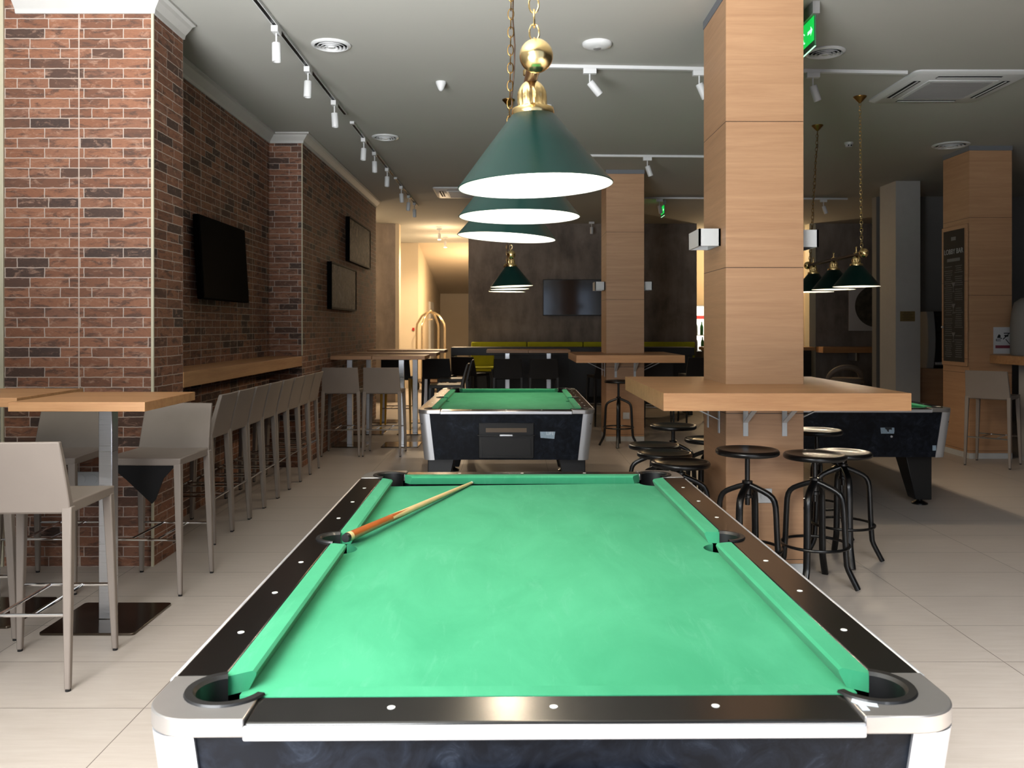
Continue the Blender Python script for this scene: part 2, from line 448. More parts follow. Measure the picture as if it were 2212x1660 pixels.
counter('oak counter round the far pillar, in front of the yellow sofa', .752, 2.02, 10.06, 11.5, 1.179, 1.655, 10.78, 11.36)

def wall_light(label, x0, x1, y0, y1, z0, z1):
    t = thing('wall_light', label, 'lamp', ((x0+x1)/2, (y0+y1)/2, z0), 0, 'white box lights on the pillars')
    hx, hy, h = (x1-x0)/2, (y1-y0)/2, z1-z0
    b = bx(-hx, hx, -hy, -hy+.012, 0, h); b.box(-hx, hx, hy-.012, hy, 0, h); b.box(-hx, -hx+.012, -hy, hy, 0, h); b.box(hx-.012, hx, -hy, hy, 0, h); b.box(-hx+.004, hx-.004, -hy+.004, hy-.004, h*.5, h*.5+.01)
    b.build('housing', 'wplastic', t)
    bx(-hx+.02, hx-.02, -hy+.05, hy-.05, h*.5-.03, h*.5).build('reflector', 'alu', t)
wall_light('white box light on the left face of the nearest pillar', 1.107, 1.236, 5.10, 5.40, 1.912, 2.014)
wall_light('white box light on the right face of the nearest pillar', 1.688, 1.817, 5.10, 5.40, 1.905, 2.007)
wall_light('small white box light left of the far pillar, by the television', 1.05, 1.178, 10.9, 11.2, 1.90, 2.005)
wall_light('small white box light right of the far pillar', 1.656, 1.78, 10.9, 11.2, 1.90, 2.005)

def outlet(label, x, y, z, nrm, double=True):
    t = thing('power_outlet', label, 'socket', (x, y, z), 0, None)
    w = .075 if double else .042
    bx(-w, w, -.010, 0, -.042, .042).build('cover_plate', 'wplastic', t, .004)
    for s in ((-.036, .036) if double else (0,)):
        B().lathe([(.026, -.001), (.026, .002)], 20).xf(Matrix.Translation((s, -.011, 0)) @ Matrix.Rotation(PI/2, 4, 'X')).build('socket', 'wplastic', t)
outlet('white double power outlet low on the brick pier', -2.53, 5.139, .525, 0)
outlet('white power outlet low on the nearest oak pillar', 1.46, 4.979, .455, 0, False)
outlet('white power outlet low on the far oak pillar', 1.43, 10.779, .32, 0, False)

# ---------------------------------------------------------------- pool tables
W, L = 1.349, 2.39
HX, HY = W/2, L/2
RZ, BZ = .800, .765
def pool_table(label, loc, rz, ball_return):
    t = thing('pool_table', label, 'pool table', (*loc, 0), rz, 'pool tables')
    RW, CA = .09, .175
    # cabinet
    def rect(hx, hy, r, z, n=5):
        pts = []
        for sx, sy, a in ((1, 1, 0), (-1, 1, 90), (-1, -1, 180), (1, -1, 270)):
            pts += [(x, y, z) for x, y in arc(sx*(hx-r), sy*(hy-r), r, a, a+90, n)]
        return pts
    TX, TY, LX, LY = HX-.014, HY-.014, HX-.05, HY-.05
    zb = .418
    B().loft([rect(LX, LY, .05, zb), rect(TX, TY, .05, .772), rect(TX-.02, TY-.02, .04, .772), rect(TX-.025, TY-.025, .04, .68)]).build('cabinet', 'marble', t)
    for sx, sy in ((1, 1), (-1, 1), (-1, -1), (1, -1)):
        def strip(hx, hy, z, off):
            r = .05; k = .078
            a = [(hx+off, hy-k)]+arc(hx-r, hy-r, r+off, 0, 90, 8)+[(hx-k, hy+off)]
            a = [(x, y) for x, y in a]
            return [(sx*x, sy*y, z) for x, y in a]
        o0, o1 = strip(LX, LY, zb-.002, .006), strip(TX, TY, .771, .006)
        i0, i1 = strip(LX, LY, zb-.002, -.004), strip(TX, TY, .771, -.004)
        B().loft([o0+i0[::-1], o1+i1[::-1]]).build('corner_trim', 'alu', t)
    # castings, rails, trims
    pc, pr = .115, .060
    for sx, sy in ((1, 1), (-1, 1), (-1, -1), (1, -1)):
        R = .085
        poly = arc(R, R, R, 180, 270, 10)+[(CA, 0), (CA, RW)]
        aa = math.degrees(math.asin((RW-pc)/pr))
        poly += arc(pc, pc, pr, aa, -270-aa, 20)+[(RW, CA), (0, CA)]
        wp = [(sx*(HX-x), sy*(HY-y)) for x, y in poly]
        B().prism(wp, .772, .802).build('corner_casting', 'cast', t, .004, 2)
        # horseshoe pocket liner
        prof = [(pr+.014, .8022), (pr+.012, .806), (pr-.001, .806), (pr-.006, .80), (pr-.006, .70), (.002, .70)]
        rings = []
        for i in range(25):
            a = math.radians(aa+8-(360-90+2*aa-0+16)*0 + (-270-2*aa-16)*i/24 if False else aa+6+(-282-2*aa)*i/24)
            rings.append([(sx*(HX-pc-r*math.cos(a)), sy*(HY-pc-r*math.sin(a)), z) for r, z in prof])
        B().loft(rings, False, False).build('corner_pocket', 'pocket', t)
    for sy in (1, -1):
        k = B().loft([[(u, sy*(HY-RW), .776), (u, sy*HY, .776), (u, sy*HY, RZ-.0045), (u, sy*(HY-RW), RZ)] for u in (-HX+CA, HX-CA)])
        r = k.build('end_rail', 'lam', t, .005, 3)
        for u in (-.27, 0, .27):
            B().lathe([(.0068, RZ-.003), (.0068, RZ-.0014)], 16, (u, sy*(HY-.05), 0)).build('sight', 'ivory', r)
        y0, y1 = sorted((sy*(HY+.001), sy*(HY+.010)))
        bx(-HX+CA, HX-CA, y0, y1, .770, .794).build('edge_trim', 'trimm', t, .0042, 3)
    sp, sr = .100, .055
    for sx in (1, -1):
        ha = math.degrees(math.acos((sp-RW)/sr))
        poly = [(0, -HY+CA), (0, HY-CA), (RW, HY-CA)]+arc(sp, 0, sr, 180-(180-ha) if False else 180-ha+0, 180+ha, 16)[:0]
        poly += [(sp-sr*math.cos(math.radians(ha))*1, sr*math.sin(math.radians(ha)))]
        poly += [(sp-sr*math.cos(math.radians(a)), sr*math.sin(math.radians(a))) for a in [ha-(2*ha)*i/16 for i in range(1, 16)]]
        poly += [(sp-sr*math.cos(math.radians(ha)), -sr*math.sin(math.radians(ha))), (RW, -HY+CA)]
        wp = [(sx*(HX-x), y) for x, y in poly]
        r = B().prism(wp, .776, RZ).build('side_rail', 'lam', t, .005, 2)
        for k in (1, 2, 3):
            for s in (1, -1):
                B().lathe([(.0068, RZ-.001), (.0068, RZ+.0008)], 16, (sx*(HX-.05), s*.265*k, 0)).build('sight', 'ivory', r)
        x0, x1 = sorted((sx*(HX+.001), sx*(HX+.010)))
        bx(x0, x1, -HY+CA, HY-CA, .772, .797).build('edge_trim', 'trimm', t, .0042, 3)
        prof = [(sr+.012, RZ+.0004), (sr+.010, RZ+.005), (sr-.001, RZ+.005), (sr-.006, RZ-.002), (sr-.006, .70), (.002, .70)]
        rings = []
        for i in range(21):
            a = math.radians(-ha-6+(2*ha+12)*i/20)
            rings.append([(sx*(HX-sp+q*math.cos(a)), q*math.sin(a), z) for q, z in prof])
        B().loft(rings, False, False).build('side_pocket', 'pocket', t)
    # bed with pocket cut-outs
    bxh, byh = HX-.115, HY-.115
    poly = []
    def side(sx):
        c = HX-sp; dy = math.sqrt(max(0, sr**2-(c-bxh)**2)); a0 = math.degrees(math.atan2(dy, bxh-c))
        pts = [(c+sr*math.cos(math.radians(a)), sr*math.sin(math.radians(a))) for a in [360-a0-(360-2*a0)*i/12 for i in range(13)]]
        return pts
    right = [(bxh, -byh+.062)]+side(1)+[(bxh, byh-.062)]+arc(bxh, byh, .062, 270, 180, 6)[1:]
    left = [(-x, -y) for x, y in right]
    B().prism(right+left, .735, BZ).build('playing_bed', 'cloth', t)
    # black well under the pockets
    bx(-HX+.03, HX-.03, -HY+.03, HY-.03, .69, .70).build('pocket_well', 'dark', t)
    prof = [(0, RZ), (.041, RZ-.001), (.0465, RZ-.006), (.046, RZ-.011), (.035, BZ), (0, BZ)]
    def cushion(p0, p1, n, k0, k1):
        d = (Vector(p1)-Vector(p0)).normalized()
        r0 = [(p0[0]+n[0]*q+d.x*k0*q, p0[1]+n[1]*q+d.y*k0*q, z) for q, z in prof]
        r1 = [(p1[0]+n[0]*q-d.x*k1*q, p1[1]+n[1]*q-d.y*k1*q, z) for q, z in prof]
        B().loft([r0, r1]).build('cushion', 'cloth', t, smooth=.5)
    for s in (1, -1):
        y = s*(HY-RW); cushion((-HX+CA-.002, y), (HX-CA+.002, y), (0, -s), .75, .75)
        x = s*(HX-RW)
        cushion((x, .060), (x, HY-CA+.002), (-s, 0), .22, .75)
        cushion((x, -HY+CA-.002), (x, -.060), (-s, 0), .75, .22)
    # legs with levelling feet
    for sx in (1, -1):
        for sy in (1, -1):
            X, Y = sx*(LX-.005), sy*(LY-.20)
            def q(w, d, z): return [(X, Y, z), (X-sx*w, Y, z), (X-sx*w, Y-sy*d, z), (X, Y-sy*d, z)]
            lg = B().loft([q(.13, .14, .045), q(.215, .22, zb)]).build('leg', 'blackp', t, .006)
            B().lathe([(.062, 0), (.062, .010), (.03, .026), (.02, .03), (.02, .046)], 24, (X-sx*.065, Y-sy*.07, 0)).build('levelling_foot', 'blackm', lg)
    if ball_return:
        y = -HY+.016
        def fy(z): return -(LY+(TY-LY)*(z-zb)/(.772-zb))
        p = B().loft([[(-.21, fy(.43)-.012, .43), (.21, fy(.43)-.012, .43), (.21, fy(.43)+.01, .43), (-.21, fy(.43)+.01, .43)],
                      [(-.21, fy(.70)-.012, .70), (.21, fy(.70)-.012, .70), (.21, fy(.70)+.01, .70), (-.21, fy(.70)+.01, .70)]]).build('ball_return', 'blackp', t, .004)
        bx(-.155, .155, fy(.65)-.016, fy(.65), .632, .664).build('return_window', 'brown', p)
        bx(-.22, .22, fy(.61)-.03, fy(.61), .604, .612).build('ledge', 'blackm', p, .002)
        bx(-.21, .21, fy(.70)-.02, fy(.70), .699, .704).build('upper_lip', 'blackm', p, .001)
        bx(-.05, .05, fy(.61)-.034, fy(.61)-.025, .603, .617).build('lock_bar', 'alu', p, .003)
        b = bx(-.19, .19, fy(.45)-.022, fy(.45), .445, .45); b.box(-.19, .19, fy(.59)-.02, fy(.59), .585, .59); b.box(-.19, -.185, fy(.5)-.02, fy(.5), .445, .59); b.box(.185, .19, fy(.5)-.02, fy(.5), .445, .59)
        b.build('tray_frame', 'blackm', p)
    t['_fy'] = 0
    del t['_fy']
    return t
def face_y(z): return -((HY-.05)+(.036)*(z-.418)/(.772-.418))
pt1 = pool_table('nearest pool table with bright green cloth and a cue lying on it', (.0565, 2.578), .0113, True)
pt2 = pool_table('pool table in the middle of the room, sticker beside its ball tray', (-.038, 7.71), -.005, True)
pt3 = pool_table('pool table at the right with black side, mostly behind the counter', (2.745, 7.845), 0, False)
def ang(zm): return math.atan2(.036, .354)
# stickers
s = B().prism([(-.055, -.036), (.05, -.044), (.054, -.01), (.06, .02), (.055, .036), (.02, .034), (.0, .042), (-.03, .043), (-.046, .034), (-.058, .015)], 0, .001).build('sticker', 'sticker', pt2, 0, loc=(.315, face_y(.625)-.001, .625), rot=(PI/2-.1, 0, 0))
s['label'] = 'pale blue worn sticker'
text('lettering', 'LIFE', .034, 'stickerw', s, (.018, -.004, .0014), (0, 0, 0), .0004)
text('small_print', 'love your', .016, 'stickerw', s, (-.012, .024, .0014), (0, 0, 0), .0004)
s = B().prism([(-.05, -.036), (.05, -.036), (.054, -.02), (.054, .03), (.046, .038), (-.046, .038), (-.054, .03), (-.052, -.02)], 0, .001).build('sticker', 'sticker', pt3, 0, loc=(.165, face_y(.64)-.001, .64), rot=(PI/2-.1, 0, 0))
s['label'] = 'grey sticker with dark jagged emblem'
B().prism([(-.02, .004), (-.012, .018), (.006, .012), (.012, .02), (.022, .022), (.036, .02), (.034, -.008), (.018, -.004), (.01, -.012), (.012, -.024), (.0, -.02), (-.006, -.006)], .001, .0018).build('emblem', 'stickerd', s)
s = B().prism([(-.014, -.03), (.014, -.03), (.016, .03), (-.012, .03)], 0, .001).build('sticker', 'sticker', pt3, 0, loc=(.535, face_y(.50)-.001, .50), rot=(PI/2-.1, 0, 0))
B().lathe([(.009, 0), (.008, .006)], 16).xf(Matrix.Translation((.20, face_y(.58), .58)) @ Matrix.Rotation(PI/2, 4, 'X')).build('lock', 'alu', pt3)
s = B().prism([(-.018, -.02), (-.006, -.024), (.0, -.006), (.016, -.018), (.024, -.004), (.008, .006), (.012, .018), (-.004, .022), (-.014, .012), (-.010, .0)], 0, .0008).build('scuff_mark', 'stickerw', pt1, 0, loc=(.515, -HY+.045, .8021), rot=(0, 0, .3))

# cue on the near table
cue = thing('pool_cue', 'wooden cue with orange brown butt lying on the nearest green cloth', 'cue', (0, 0, 0))
p0, p1 = Vector((-.497, 2.565, .8005)), Vector((-.168, 3.64, .7722))
def seg(a, b, ra, rb, name, mat):
    B().tube([p0.lerp(p1, a), p0.lerp(p1, b)], [ra, rb], 16).build(name, mat, cue)
seg(0, .012, .0125, .0145, 'bumper', 'pocket'); seg(.012, .03, .0145, .0145, 'butt_cap', 'maple'); seg(.03, .28, .0145, .0125, 'butt', 'stain')
seg(.28, .984, .0125, .0066, 'shaft', 'maple'); seg(.984, .996, .0066, .0065, 'ferrule', 'ivory'); seg(.996, 1, .0065, .005, 'tip', 'grey')
for k in range(4):
    a = PI/2*k+.5; d = (p1-p0).normalized(); u = d.cross(Vector((0, 0, 1))).normalized(); w = d.cross(u)
    rr = u*math.cos(a)+w*math.sin(a)
    B().loft([[p0.lerp(p1, .28)+rr*.0118+u*.006*math.sin(a)-w*.006*math.cos(a), p0.lerp(p1, .28)+rr*.0132, p0.lerp(p1, .28)+rr*.0118-u*.006*math.sin(a)+w*.006*math.cos(a)],
              [p0.lerp(p1, .40)+rr*.0112+u*.0004, p0.lerp(p1, .40)+rr*.0118, p0.lerp(p1, .40)+rr*.0112-u*.0004]]).build('splice_point', 'stain', cue)

# ---------------------------------------------------------------- lamps over the pool tables
def add_light(name, kind, loc, energy, col, parent=None, rot=(0, 0, 0), **kw):
    l = bpy.data.lights.new(name, kind); l.energy = energy; l.color = col
    for k, v in kw.items(): setattr(l, k, v)
    o = bpy.data.objects.new(name, l); COL.objects.link(o); o.location = loc; o.rotation_euler = rot
    if parent: o.parent = parent
    return o
def chain(b, p0, p1, link=.042, r=.0022):
    p0, p1 = Vector(p0), Vector(p1); d = p1-p0; n = max(1, int(d.length/(link*.78))); d.normalize()
    a = d.cross(Vector((0, 1, 0))).normalized(); c = d.cross(a)
    for i in range(n):
        m = p0+(p1-p0)*((i+.5)/n); s = a if i % 2 else c
        pts = []
        for j in range(10):
            t = 2*PI*j/10; pts.append(m+d*(math.cos(t)*link*.5)+s*(math.sin(t)*link*.27))
        b.tube(pts, r, 5, True)
def table_lamp(label, pts, rimz, tilts, can0, can1, power, ball=True):
    """pts: three shade centres in plan; rod runs above them"""
    rodz = rimz+.268
    P = [Vector((x, y, rodz)) for x, y in pts]
    root = thing('billiard_lamp', label, 'lamp', (P[1].x, P[1].y, rodz), 0, 'three-shade billiard lamps')
    O = P[1]
    Q = [p-O for p in P]
    d = (Q[2]-Q[0]).normalized(); e0, e1 = Q[0]-d*.165, Q[2]+d*.165
    B().tube([e0, e1], .016, 14).build('rod', 'rod', root)
    for e in (e0, e1): B().ball(e, .038, 28, 18).build('ball_finial', 'brass', root)
    for q, tl in zip(Q, tilts):
        mt = Matrix.Translation(q) @ Matrix.Rotation(math.radians(tl), 4, 'Y')
        fl = lambda a, z: 1+(.06*math.cos(a*14) if -.072 < z < -.03 else 0)
        prof = [(.001, -.006), (.014, -.010), (.024, -.018), (.031, -.028), (.033, -.036), (.034, -.05), (.034, -.070), (.036, -.074), (.051, -.078), (.053, -.088), (.052, -.094), (.048, -.096)]
        sh = None
        B().lathe(prof, 56, rfun=fl).xf(mt).build('brass_neck', 'brass', root, smooth=.9)
        k = B(); k.lathe([(.012, 0), (.020, .006), (.020, .016), (.008, .022), (.006, .05), (.009, .058), (.005, .066), (.001, .068)], 16).xf(mt).build('top_pin', 'brass', root)
        sh = B().lathe([(.048, -.092), (.053, -.094), (.118, -.176), (.186, -.2625), (.1895, -.266), (.1885, -.268), (.1870, -.2675)], 72, cap=False).xf(mt).build('shade', 'enamel', root, smooth=.9)
        B().lathe([(.040, -.098), (.050, -.099), (.115, -.179), (.1845, -.2665), (.1872, -.2676)], 64, cap=False).xf(mt).build('shade_lining', 'lining', sh, smooth=.9)
        B().lathe([(.016, -.10), (.018, -.13), (.03, -.15), (.037, -.175), (.033, -.20), (.018, -.216), (.001, -.22)], 24).xf(mt).build('bulb', 'bulb', sh, smooth=.9)
        add_light('bulb_light', 'POINT', mt @ Vector((0, 0, -.185)), power, lin((255, 232, 200)), root, shadow_soft_size=.045)
    for i, (qq, can) in enumerate(((e0+d*.05, can0), (e1-d*.05, can1))):
        top = Vector((can[0], can[1], CEIL))-O
        B().lathe([(.055, -.001), (.054, -.008), (.04, -.022), (.025, -.04), (.012, -.052), (.006, -.058)], 24, top).build('ceiling_rose', 'antique', root)
        b = B(); chain(b, qq+Vector((0, 0, .02)), top-Vector((0, 0, .055)))
        b.build('chain', 'brass' if i == 0 else 'antique', root)
        if i:
            n = 14; pp = [qq.lerp(top, k/n)+Vector((.012+.006*math.sin(k*1.7), .01, 0)) for k in range(n+1)]
            B().tube(pp, .003, 6).build('cord', 'rod', root)
    return root
table_lamp('green three-shade lamp hanging over the nearest pool table', [(.047, 2.10), (.023, 2.68), (-.006, 3.30)], 1.772, (-2.2, 0, 3.2), (.033, 2.02), (.004, 3.20), 28)
table_lamp('green three-shade lamp over the middle pool table', [(-.012, 7.62), (-.026, 8.18), (-.046, 8.78)], 1.79, (-2.2, -1.0, .8), (-.03, 7.45), (-.05, 8.7), 50)
table_lamp('green three-shade lamp over the right pool table', [(2.876, 7.19), (2.896, 7.75), (2.905, 8.3)], 1.768, (0, 0, 0), (2.97, 7.35), (2.98, 8.4), 46)

# ---------------------------------------------------------------- bar chairs
def make_chair(name, label, up, legm, cat='bar chair', legs='taupe'):
    t = thing(name, label, cat, (0, 0, 0))
    # seat: cushion with a slight dip
    n = 8; vs = []; fs = []
    def top(u, v): return .735-.012*(1-(u*u))*(1-(v*v))-.006*max(0, v)**3
    g = [(-1+2*i/n, -1+2*j/n) for j in range(n+1) for i in range(n+1)]
    for u, v in g: vs.append((u*.207*(1-.02*(v < 0)), v*.205, top(u, v)))
    for u, v in g: vs.append((u*.203, v*.20, .690))
    N = (n+1)**2
    for j in range(n):
        for i in range(n):
            a = j*(n+1)+i; fs.append((a, a+1, a+n+2, a+n+1)); fs.append((N+a, N+a+n+1, N+a+n+2, N+a+1))
    edge = [i for i in range(n+1)]+[(j*(n+1)+n) for j in range(1, n+1)]+[n*(n+1)+i for i in range(n-1, -1, -1)]+[j*(n+1) for j in range(n-1, 0, -1)]
    for a, c in zip(edge, edge[1:]+edge[:1]): fs.append((a, N+a, N+c, c))
    B()._add(vs, fs).build('seat', up, t, .006, 2)
    # backrest
    rings = []
    for k in range(7):
        f = k/6; z = .695+.29*f; hw = .208-.013*f; y = -.190-.055*f-.018*f*f
        th = .036-.012*f; c = .012
        pts = []
        for i in range(9):
            u = -1+2*i/8; pts.append((u*hw, y-th/2-c*(1-u*u)*f, z))
        for i in range(9):
            u = 1-2*i/8; pts.append((u*hw, y+th/2-c*(1-u*u)*f, z))
        rings.append(pts)
    B().loft(rings).build('backrest', up, t, .005, 2)
    def leg(x0, y0, x1, y1, ztop):
        def sq(x, y, z, s): return [(x-s, y-s, z), (x+s, y-s, z), (x+s, y+s, z), (x-s, y+s, z)]
        lg = B().loft([sq(x0, y0, .008, .0115), sq(x0+(x1-x0)*.4, y0+(y1-y0)*.4, .30, .0155), sq(x1, y1, ztop, .0195)]).build('leg', legm, t, .005, 2)
        B().lathe([(.011, 0), (.011, .010)], 10, (x0, y0, 0)).build('foot_glide', 'blackp', lg)
    for s in (1, -1):
        leg(s*.207, .205, s*.186, .183, .70); leg(s*.207, -.225, s*.193, -.192, .72)
    b = B(); z = .295
    b.tube([(-.196, .195, z), (.196, .195, z)], .0075, 10); b.tube([(-.20, -.212, z), (.20, -.212, z)], .0075, 10)
    for s in (1, -1): b.tube([(s*.07, -.212, z), (s*.07, .195, z)], .0065, 8)
    b.build('footrest', 'chrome', t)
    return t
G1 = 'taupe bar chairs at the small tables'
ch = make_chair('bar_chair', 'nearest taupe bar chair seen from behind, at the left edge', 'taupe', 'taupe')
ch['group'] = G1
ch.location = (-1.957, 3.60, 0); ch.rotation_euler = (0, 0, .03)
c2 = dup(ch, (-1.962, 4.79, 0), PI-.04, 'taupe bar chair with black cloth hanging under its seat')
b = B(); pts = [(-.17, .200, .694), (.19, .200, .69), (.06, .195, .50), (.03, .19, .485)]
b.loft([[(.185, .198, .693), (.04, .198, .688), (-.175, .198, .691), (-.11, .198, .62), (-.068, .198, .51), (-.05, .198, .487), (-.03, .198, .505), (.09, .198, .615)], [(.185, .19, .693), (.04, .185, .688), (-.175, .19, .691), (-.11, .186, .62), (-.066, .18, .51), (-.05, .182, .489), (-.03, .182, .505), (.09, .186, .615)]])
o = b.build('loose_seat_lining', 'blackcloth', c2); o['label'] = 'black loose lining hanging in a point'
dup(ch, (-2.55, 4.80, 0), PI+.03, 'taupe bar chair behind the front table, against the brick pier')
dup(ch, (-2.47, 3.72, 0), .02, 'taupe bar chair cut by the left edge, under the raised table')
G2 = 'taupe bar chairs along the wall shelf'
ys = [5.83+.387*i for i in range(8)]
nth = ['first', 'second', 'third', 'fourth', 'fifth', 'sixth', 'seventh', 'eighth']
rr = [.01, -.02, .02, 0, .02, -.01, .0, .0]
for i, y in enumerate(ys):
    k = dup(ch, (-2.18, y, 0), PI/2+rr[i]*.6, '%s taupe bar chair from the camera along the wall shelf' % nth[i], G2); k.scale = (.87, 1, 1)
G3 = 'taupe bar chairs at the back tables'
dup(ch, (-1.90, 9.72, 0), .03, 'taupe bar chair at the left of the two before the back tables', G3)
dup(ch, (-1.435, 9.72, 0), -.02, 'taupe bar chair at the right of the two before the back tables', G3)
dup(ch, (5.0, 8.95, 0), -.75, 'taupe bar chair at the white bar counter on the right', 'bar counter seats')
bc = make_chair('bar_chair', 'black bar chair before the middle pair of far tables, on the left', 'blackpu', 'blackp')
G4 = 'black bar chairs in the dim back of the room'
bc['group'] = G4; bc.location = (-.06, 12.35, 0)
dup(bc, (.45, 12.35, 0), 0, 'black bar chair before the middle pair of far tables, on the right', G4)
dup(bc, (-.62, 13.1, 0), -.5, 'black bar chair beside the black leg of the long high table', G4)
dup(bc, (-.80, 10.55, 0), PI/2, 'black bar chair at the right end of the front back table', G4)
dup(bc, (-.80, 11.75, 0), PI/2, 'black bar chair at the right end of the second back table', G4)
dup(bc, (-1.05, 12.42, 0), -.1, 'black bar chair before the hindmost back table', G4)
dup(bc, (1.35, 12.6, 0), .2, 'black bar chair in the dark behind the far pillar', G4)
dup(bc, (2.1, 12.4, 0), -.1, 'black bar chair in the dark right of the far pillar', G4)
dup(bc, (2.75, 12.9, 0), .1, 'black bar chair at the right end of the long high table', G4)
yc = make_chair('bar_chair', 'bar chair with bright yellow legs among the back tables', 'blackpu', 'yel')
yc.location = (-1.62, 12.2, 0)
yb = make_chair('bar_chair', 'chartreuse upholstered bar chair by the long high table', 'yellow', 'blackp')
yb.location = (-.53, 15.2, 0); yb.rotation_euler = (0, 0, PI)

# ---------------------------------------------------------------- bar tables
def make_table(label):
    t = thing('bar_table', label, 'table', (0, 0, 0))
    bx(-.31, .31, -.31, .31, 1.047, 1.09).build('tabletop', 'oakx', t, .0015)
    bx(-.033, .033, -.033, .033, .012, 1.035).build('post', 'steel', t, .003)
    bx(-.12, .12, -.12, .12, 1.035, 1.0465).build('mounting_plate', 'blackp', t)
    B().prism([p for sx, sy, a in ((1, 1, 0), (-1, 1, 90), (-1, -1, 180), (1, -1, 270)) for p in arc(sx*.205, sy*.205, .018, a, a+90, 5)], 0, .012).build('base_plate', 'plate', t, .002)
    return t
GT = 'square bar tables'
bt = make_table('square oak bar table in front of the brick pier'); bt['group'] = GT; bt.location = (-1.973, 4.21, 0)
dup(bt, (-2.605, 4.30, 0), 0, 'oak bar table cut by the left edge, standing slightly higher', GT).scale = (1, 1, 1.011)
dup(bt, (-1.96, 10.42, 0), 0, 'left table of the nearest back pair, by the brick wall', GT)
dup(bt, (-1.335, 10.42, 0), 0, 'right table of the nearest back pair, by the brick wall', GT)
dup(bt, (-1.93, 11.62, 0), 0, 'left table of the second back pair', GT)
dup(bt, (-1.305, 11.62, 0), 0, 'right table of the second back pair', GT)
dup(bt, (-1.93, 13.0, 0), 0, 'left table of the hindmost back pair', GT)
dup(bt, (-1.305, 13.0, 0), 0, 'right table of the hindmost back pair', GT)
dup(bt, (-.07, 13.05, 0), 0, 'left table of the pair before the yellow sofa', GT)
dup(bt, (.555, 13.05, 0), 0, 'right table of the pair before the yellow sofa', GT)
# long shelf in the brick recess
tag(bx(-2.469, -2.136, 5.602, 8.758, 1.035, 1.135).build('wall_shelf', 'oaky', None, .0015), 'long thick oak shelf filling the brick recess', 'shelf')

# ---------------------------------------------------------------- swivel stools
def stool(label, x, y, sz, rz, sp=0):
    t = thing('swivel_stool', label, 'stool', (x, y, 0), rz, 'black metal swivel stools')
    B().lathe([(.001, sz-.030), (.10, sz-.030), (.150, sz-.026), (.163, sz-.030), (.170, sz-.024), (.170, sz-.010), (.163, sz-.001), (.150, sz), (.135, sz-.008), (.08, sz-.014), (.001, sz-.015)], 48).build('seat', 'blackm', t, smooth=.9)
    b = B().tube([(0, 0, .46), (0, 0, sz-.028)], .0135, 14)
    b.build('screw_post', 'blackm', t)
    B().lathe([(.013, .495), (.026, .50), (.026, .515), (.022, .52), (.022, .575), (.028, .58), (.028, .592), (.014, .596)], 20).build('hub', 'blackm', t)
    for k in range(4):
        a = PI/4+k*PI/2; c, s = math.cos(a), math.sin(a)
        path = [(.016, .568), (.05, .556), (.088, .540), (.116, .526), (.134, .511), (.146, .490), (.152, .462), (.155, .42), (.160, .30), (.166, .18), (.170, .128), (.178, .104), (.204, .052), (.228, .004)]
        rings = []
        for i, (r, z) in enumerate(path):
            r0, z0 = path[max(i-1, 0)]; r1, z1 = path[min(i+1, len(path)-1)]
            d = Vector((r1-r0, z1-z0)).normalized(); n = Vector((-d.y, d.x))
            w, h = .0185, .0145
            pts = []
            for q in range(12):
                t2 = 2*PI*q/12; cx, cy = math.cos(t2), math.sin(t2)
                u = w*math.copysign(abs(cx)**.6, cx); v = h*math.copysign(abs(cy)**.6, cy)
                R = r+n.x*v; pts.append((c*R-s*u, s*R+c*u, max(0, z+n.y*v)))
            rings.append(pts)
        B().loft(rings).build('leg', 'blackm', t, smooth=.9)
    B().tube([(.180*math.cos(2*PI*i/40), .180*math.sin(2*PI*i/40), .225) for i in range(40)], .0085, 8, True).build('foot_ring', 'blackm', t)
    return t
stool('black swivel stool standing before the front face of the nearest pillar', 1.285, 4.70, .765, .25)
stool('black swivel stool with all legs in view, right of the nearest pillar', 1.685, 4.79, .728, .2)
stool('black swivel stool partly behind the right-hand stool, under the counter corner', 2.03, 5.28, .668, .65)
stool('black swivel stool highest in view right of the pillar, before the right pool table', 2.07, 5.85, .735, .3)
stool('first of the three stools overlapping at the left of the nearest pillar', .975, 4.98, .655, .5)
stool('second of the three stools overlapping at the left of the nearest pillar', .95, 5.36, .652, .1)
stool('third of the three stools overlapping at the left of the nearest pillar', .95, 5.76, .648, .7)
stool('black swivel stool farthest back left of the nearest pillar', 1.19, 6.36, .71, .3)
stool('black swivel stool half hidden at the left edge of the nearest pillar', 1.37, 5.98, .66, .2)
stool('lone black swivel stool before the far pillar', 1.28, 10.35, .79, .62)

# ---------------------------------------------------------------- ceiling fittings
def spot_head(root, x, y, tilt=0, yaw=0, longadapt=None):
    """adapter on the track at (x,y,CEIL-.02), arm and cylinder"""
    ax, ay = (.05, .02) if longadapt == 'x' else (.022, .05)
    z = CEIL-.024
    bx(x-ax, x+ax, y-ay, y+ay, z-.040, z).build('adapter', 'wplastic', root, .003)
    B().tube([(x, y, z-.04), (x, y, z-.105)], .006, 8).build('arm', 'wplastic', root)
    m = Matrix.Translation((x, y, z-.10)) @ Matrix.Rotation(yaw, 4, 'Z') @ Matrix.Rotation(tilt, 4, 'Y')
    c = B().lathe([(.001, 0), (.026, 0), (.029, -.004), (.029, -.118), (.027, -.122), (.024, -.122), (.022, -.10), (.001, -.10)], 24).xf(m).build('lamp_head', 'wplastic', root, smooth=.7)
    B().lathe([(.022, -.099), (.022, -.1005)], 20).xf(m).build('lens', 'dark', c)
def spot(label, x, y, tilt=0, yaw=0, la=None, group=None):
    t = thing('track_spotlight', label, 'spotlight', (0, 0, 0), 0, group)
    spot_head(t, x, y, tilt, yaw, la); return t
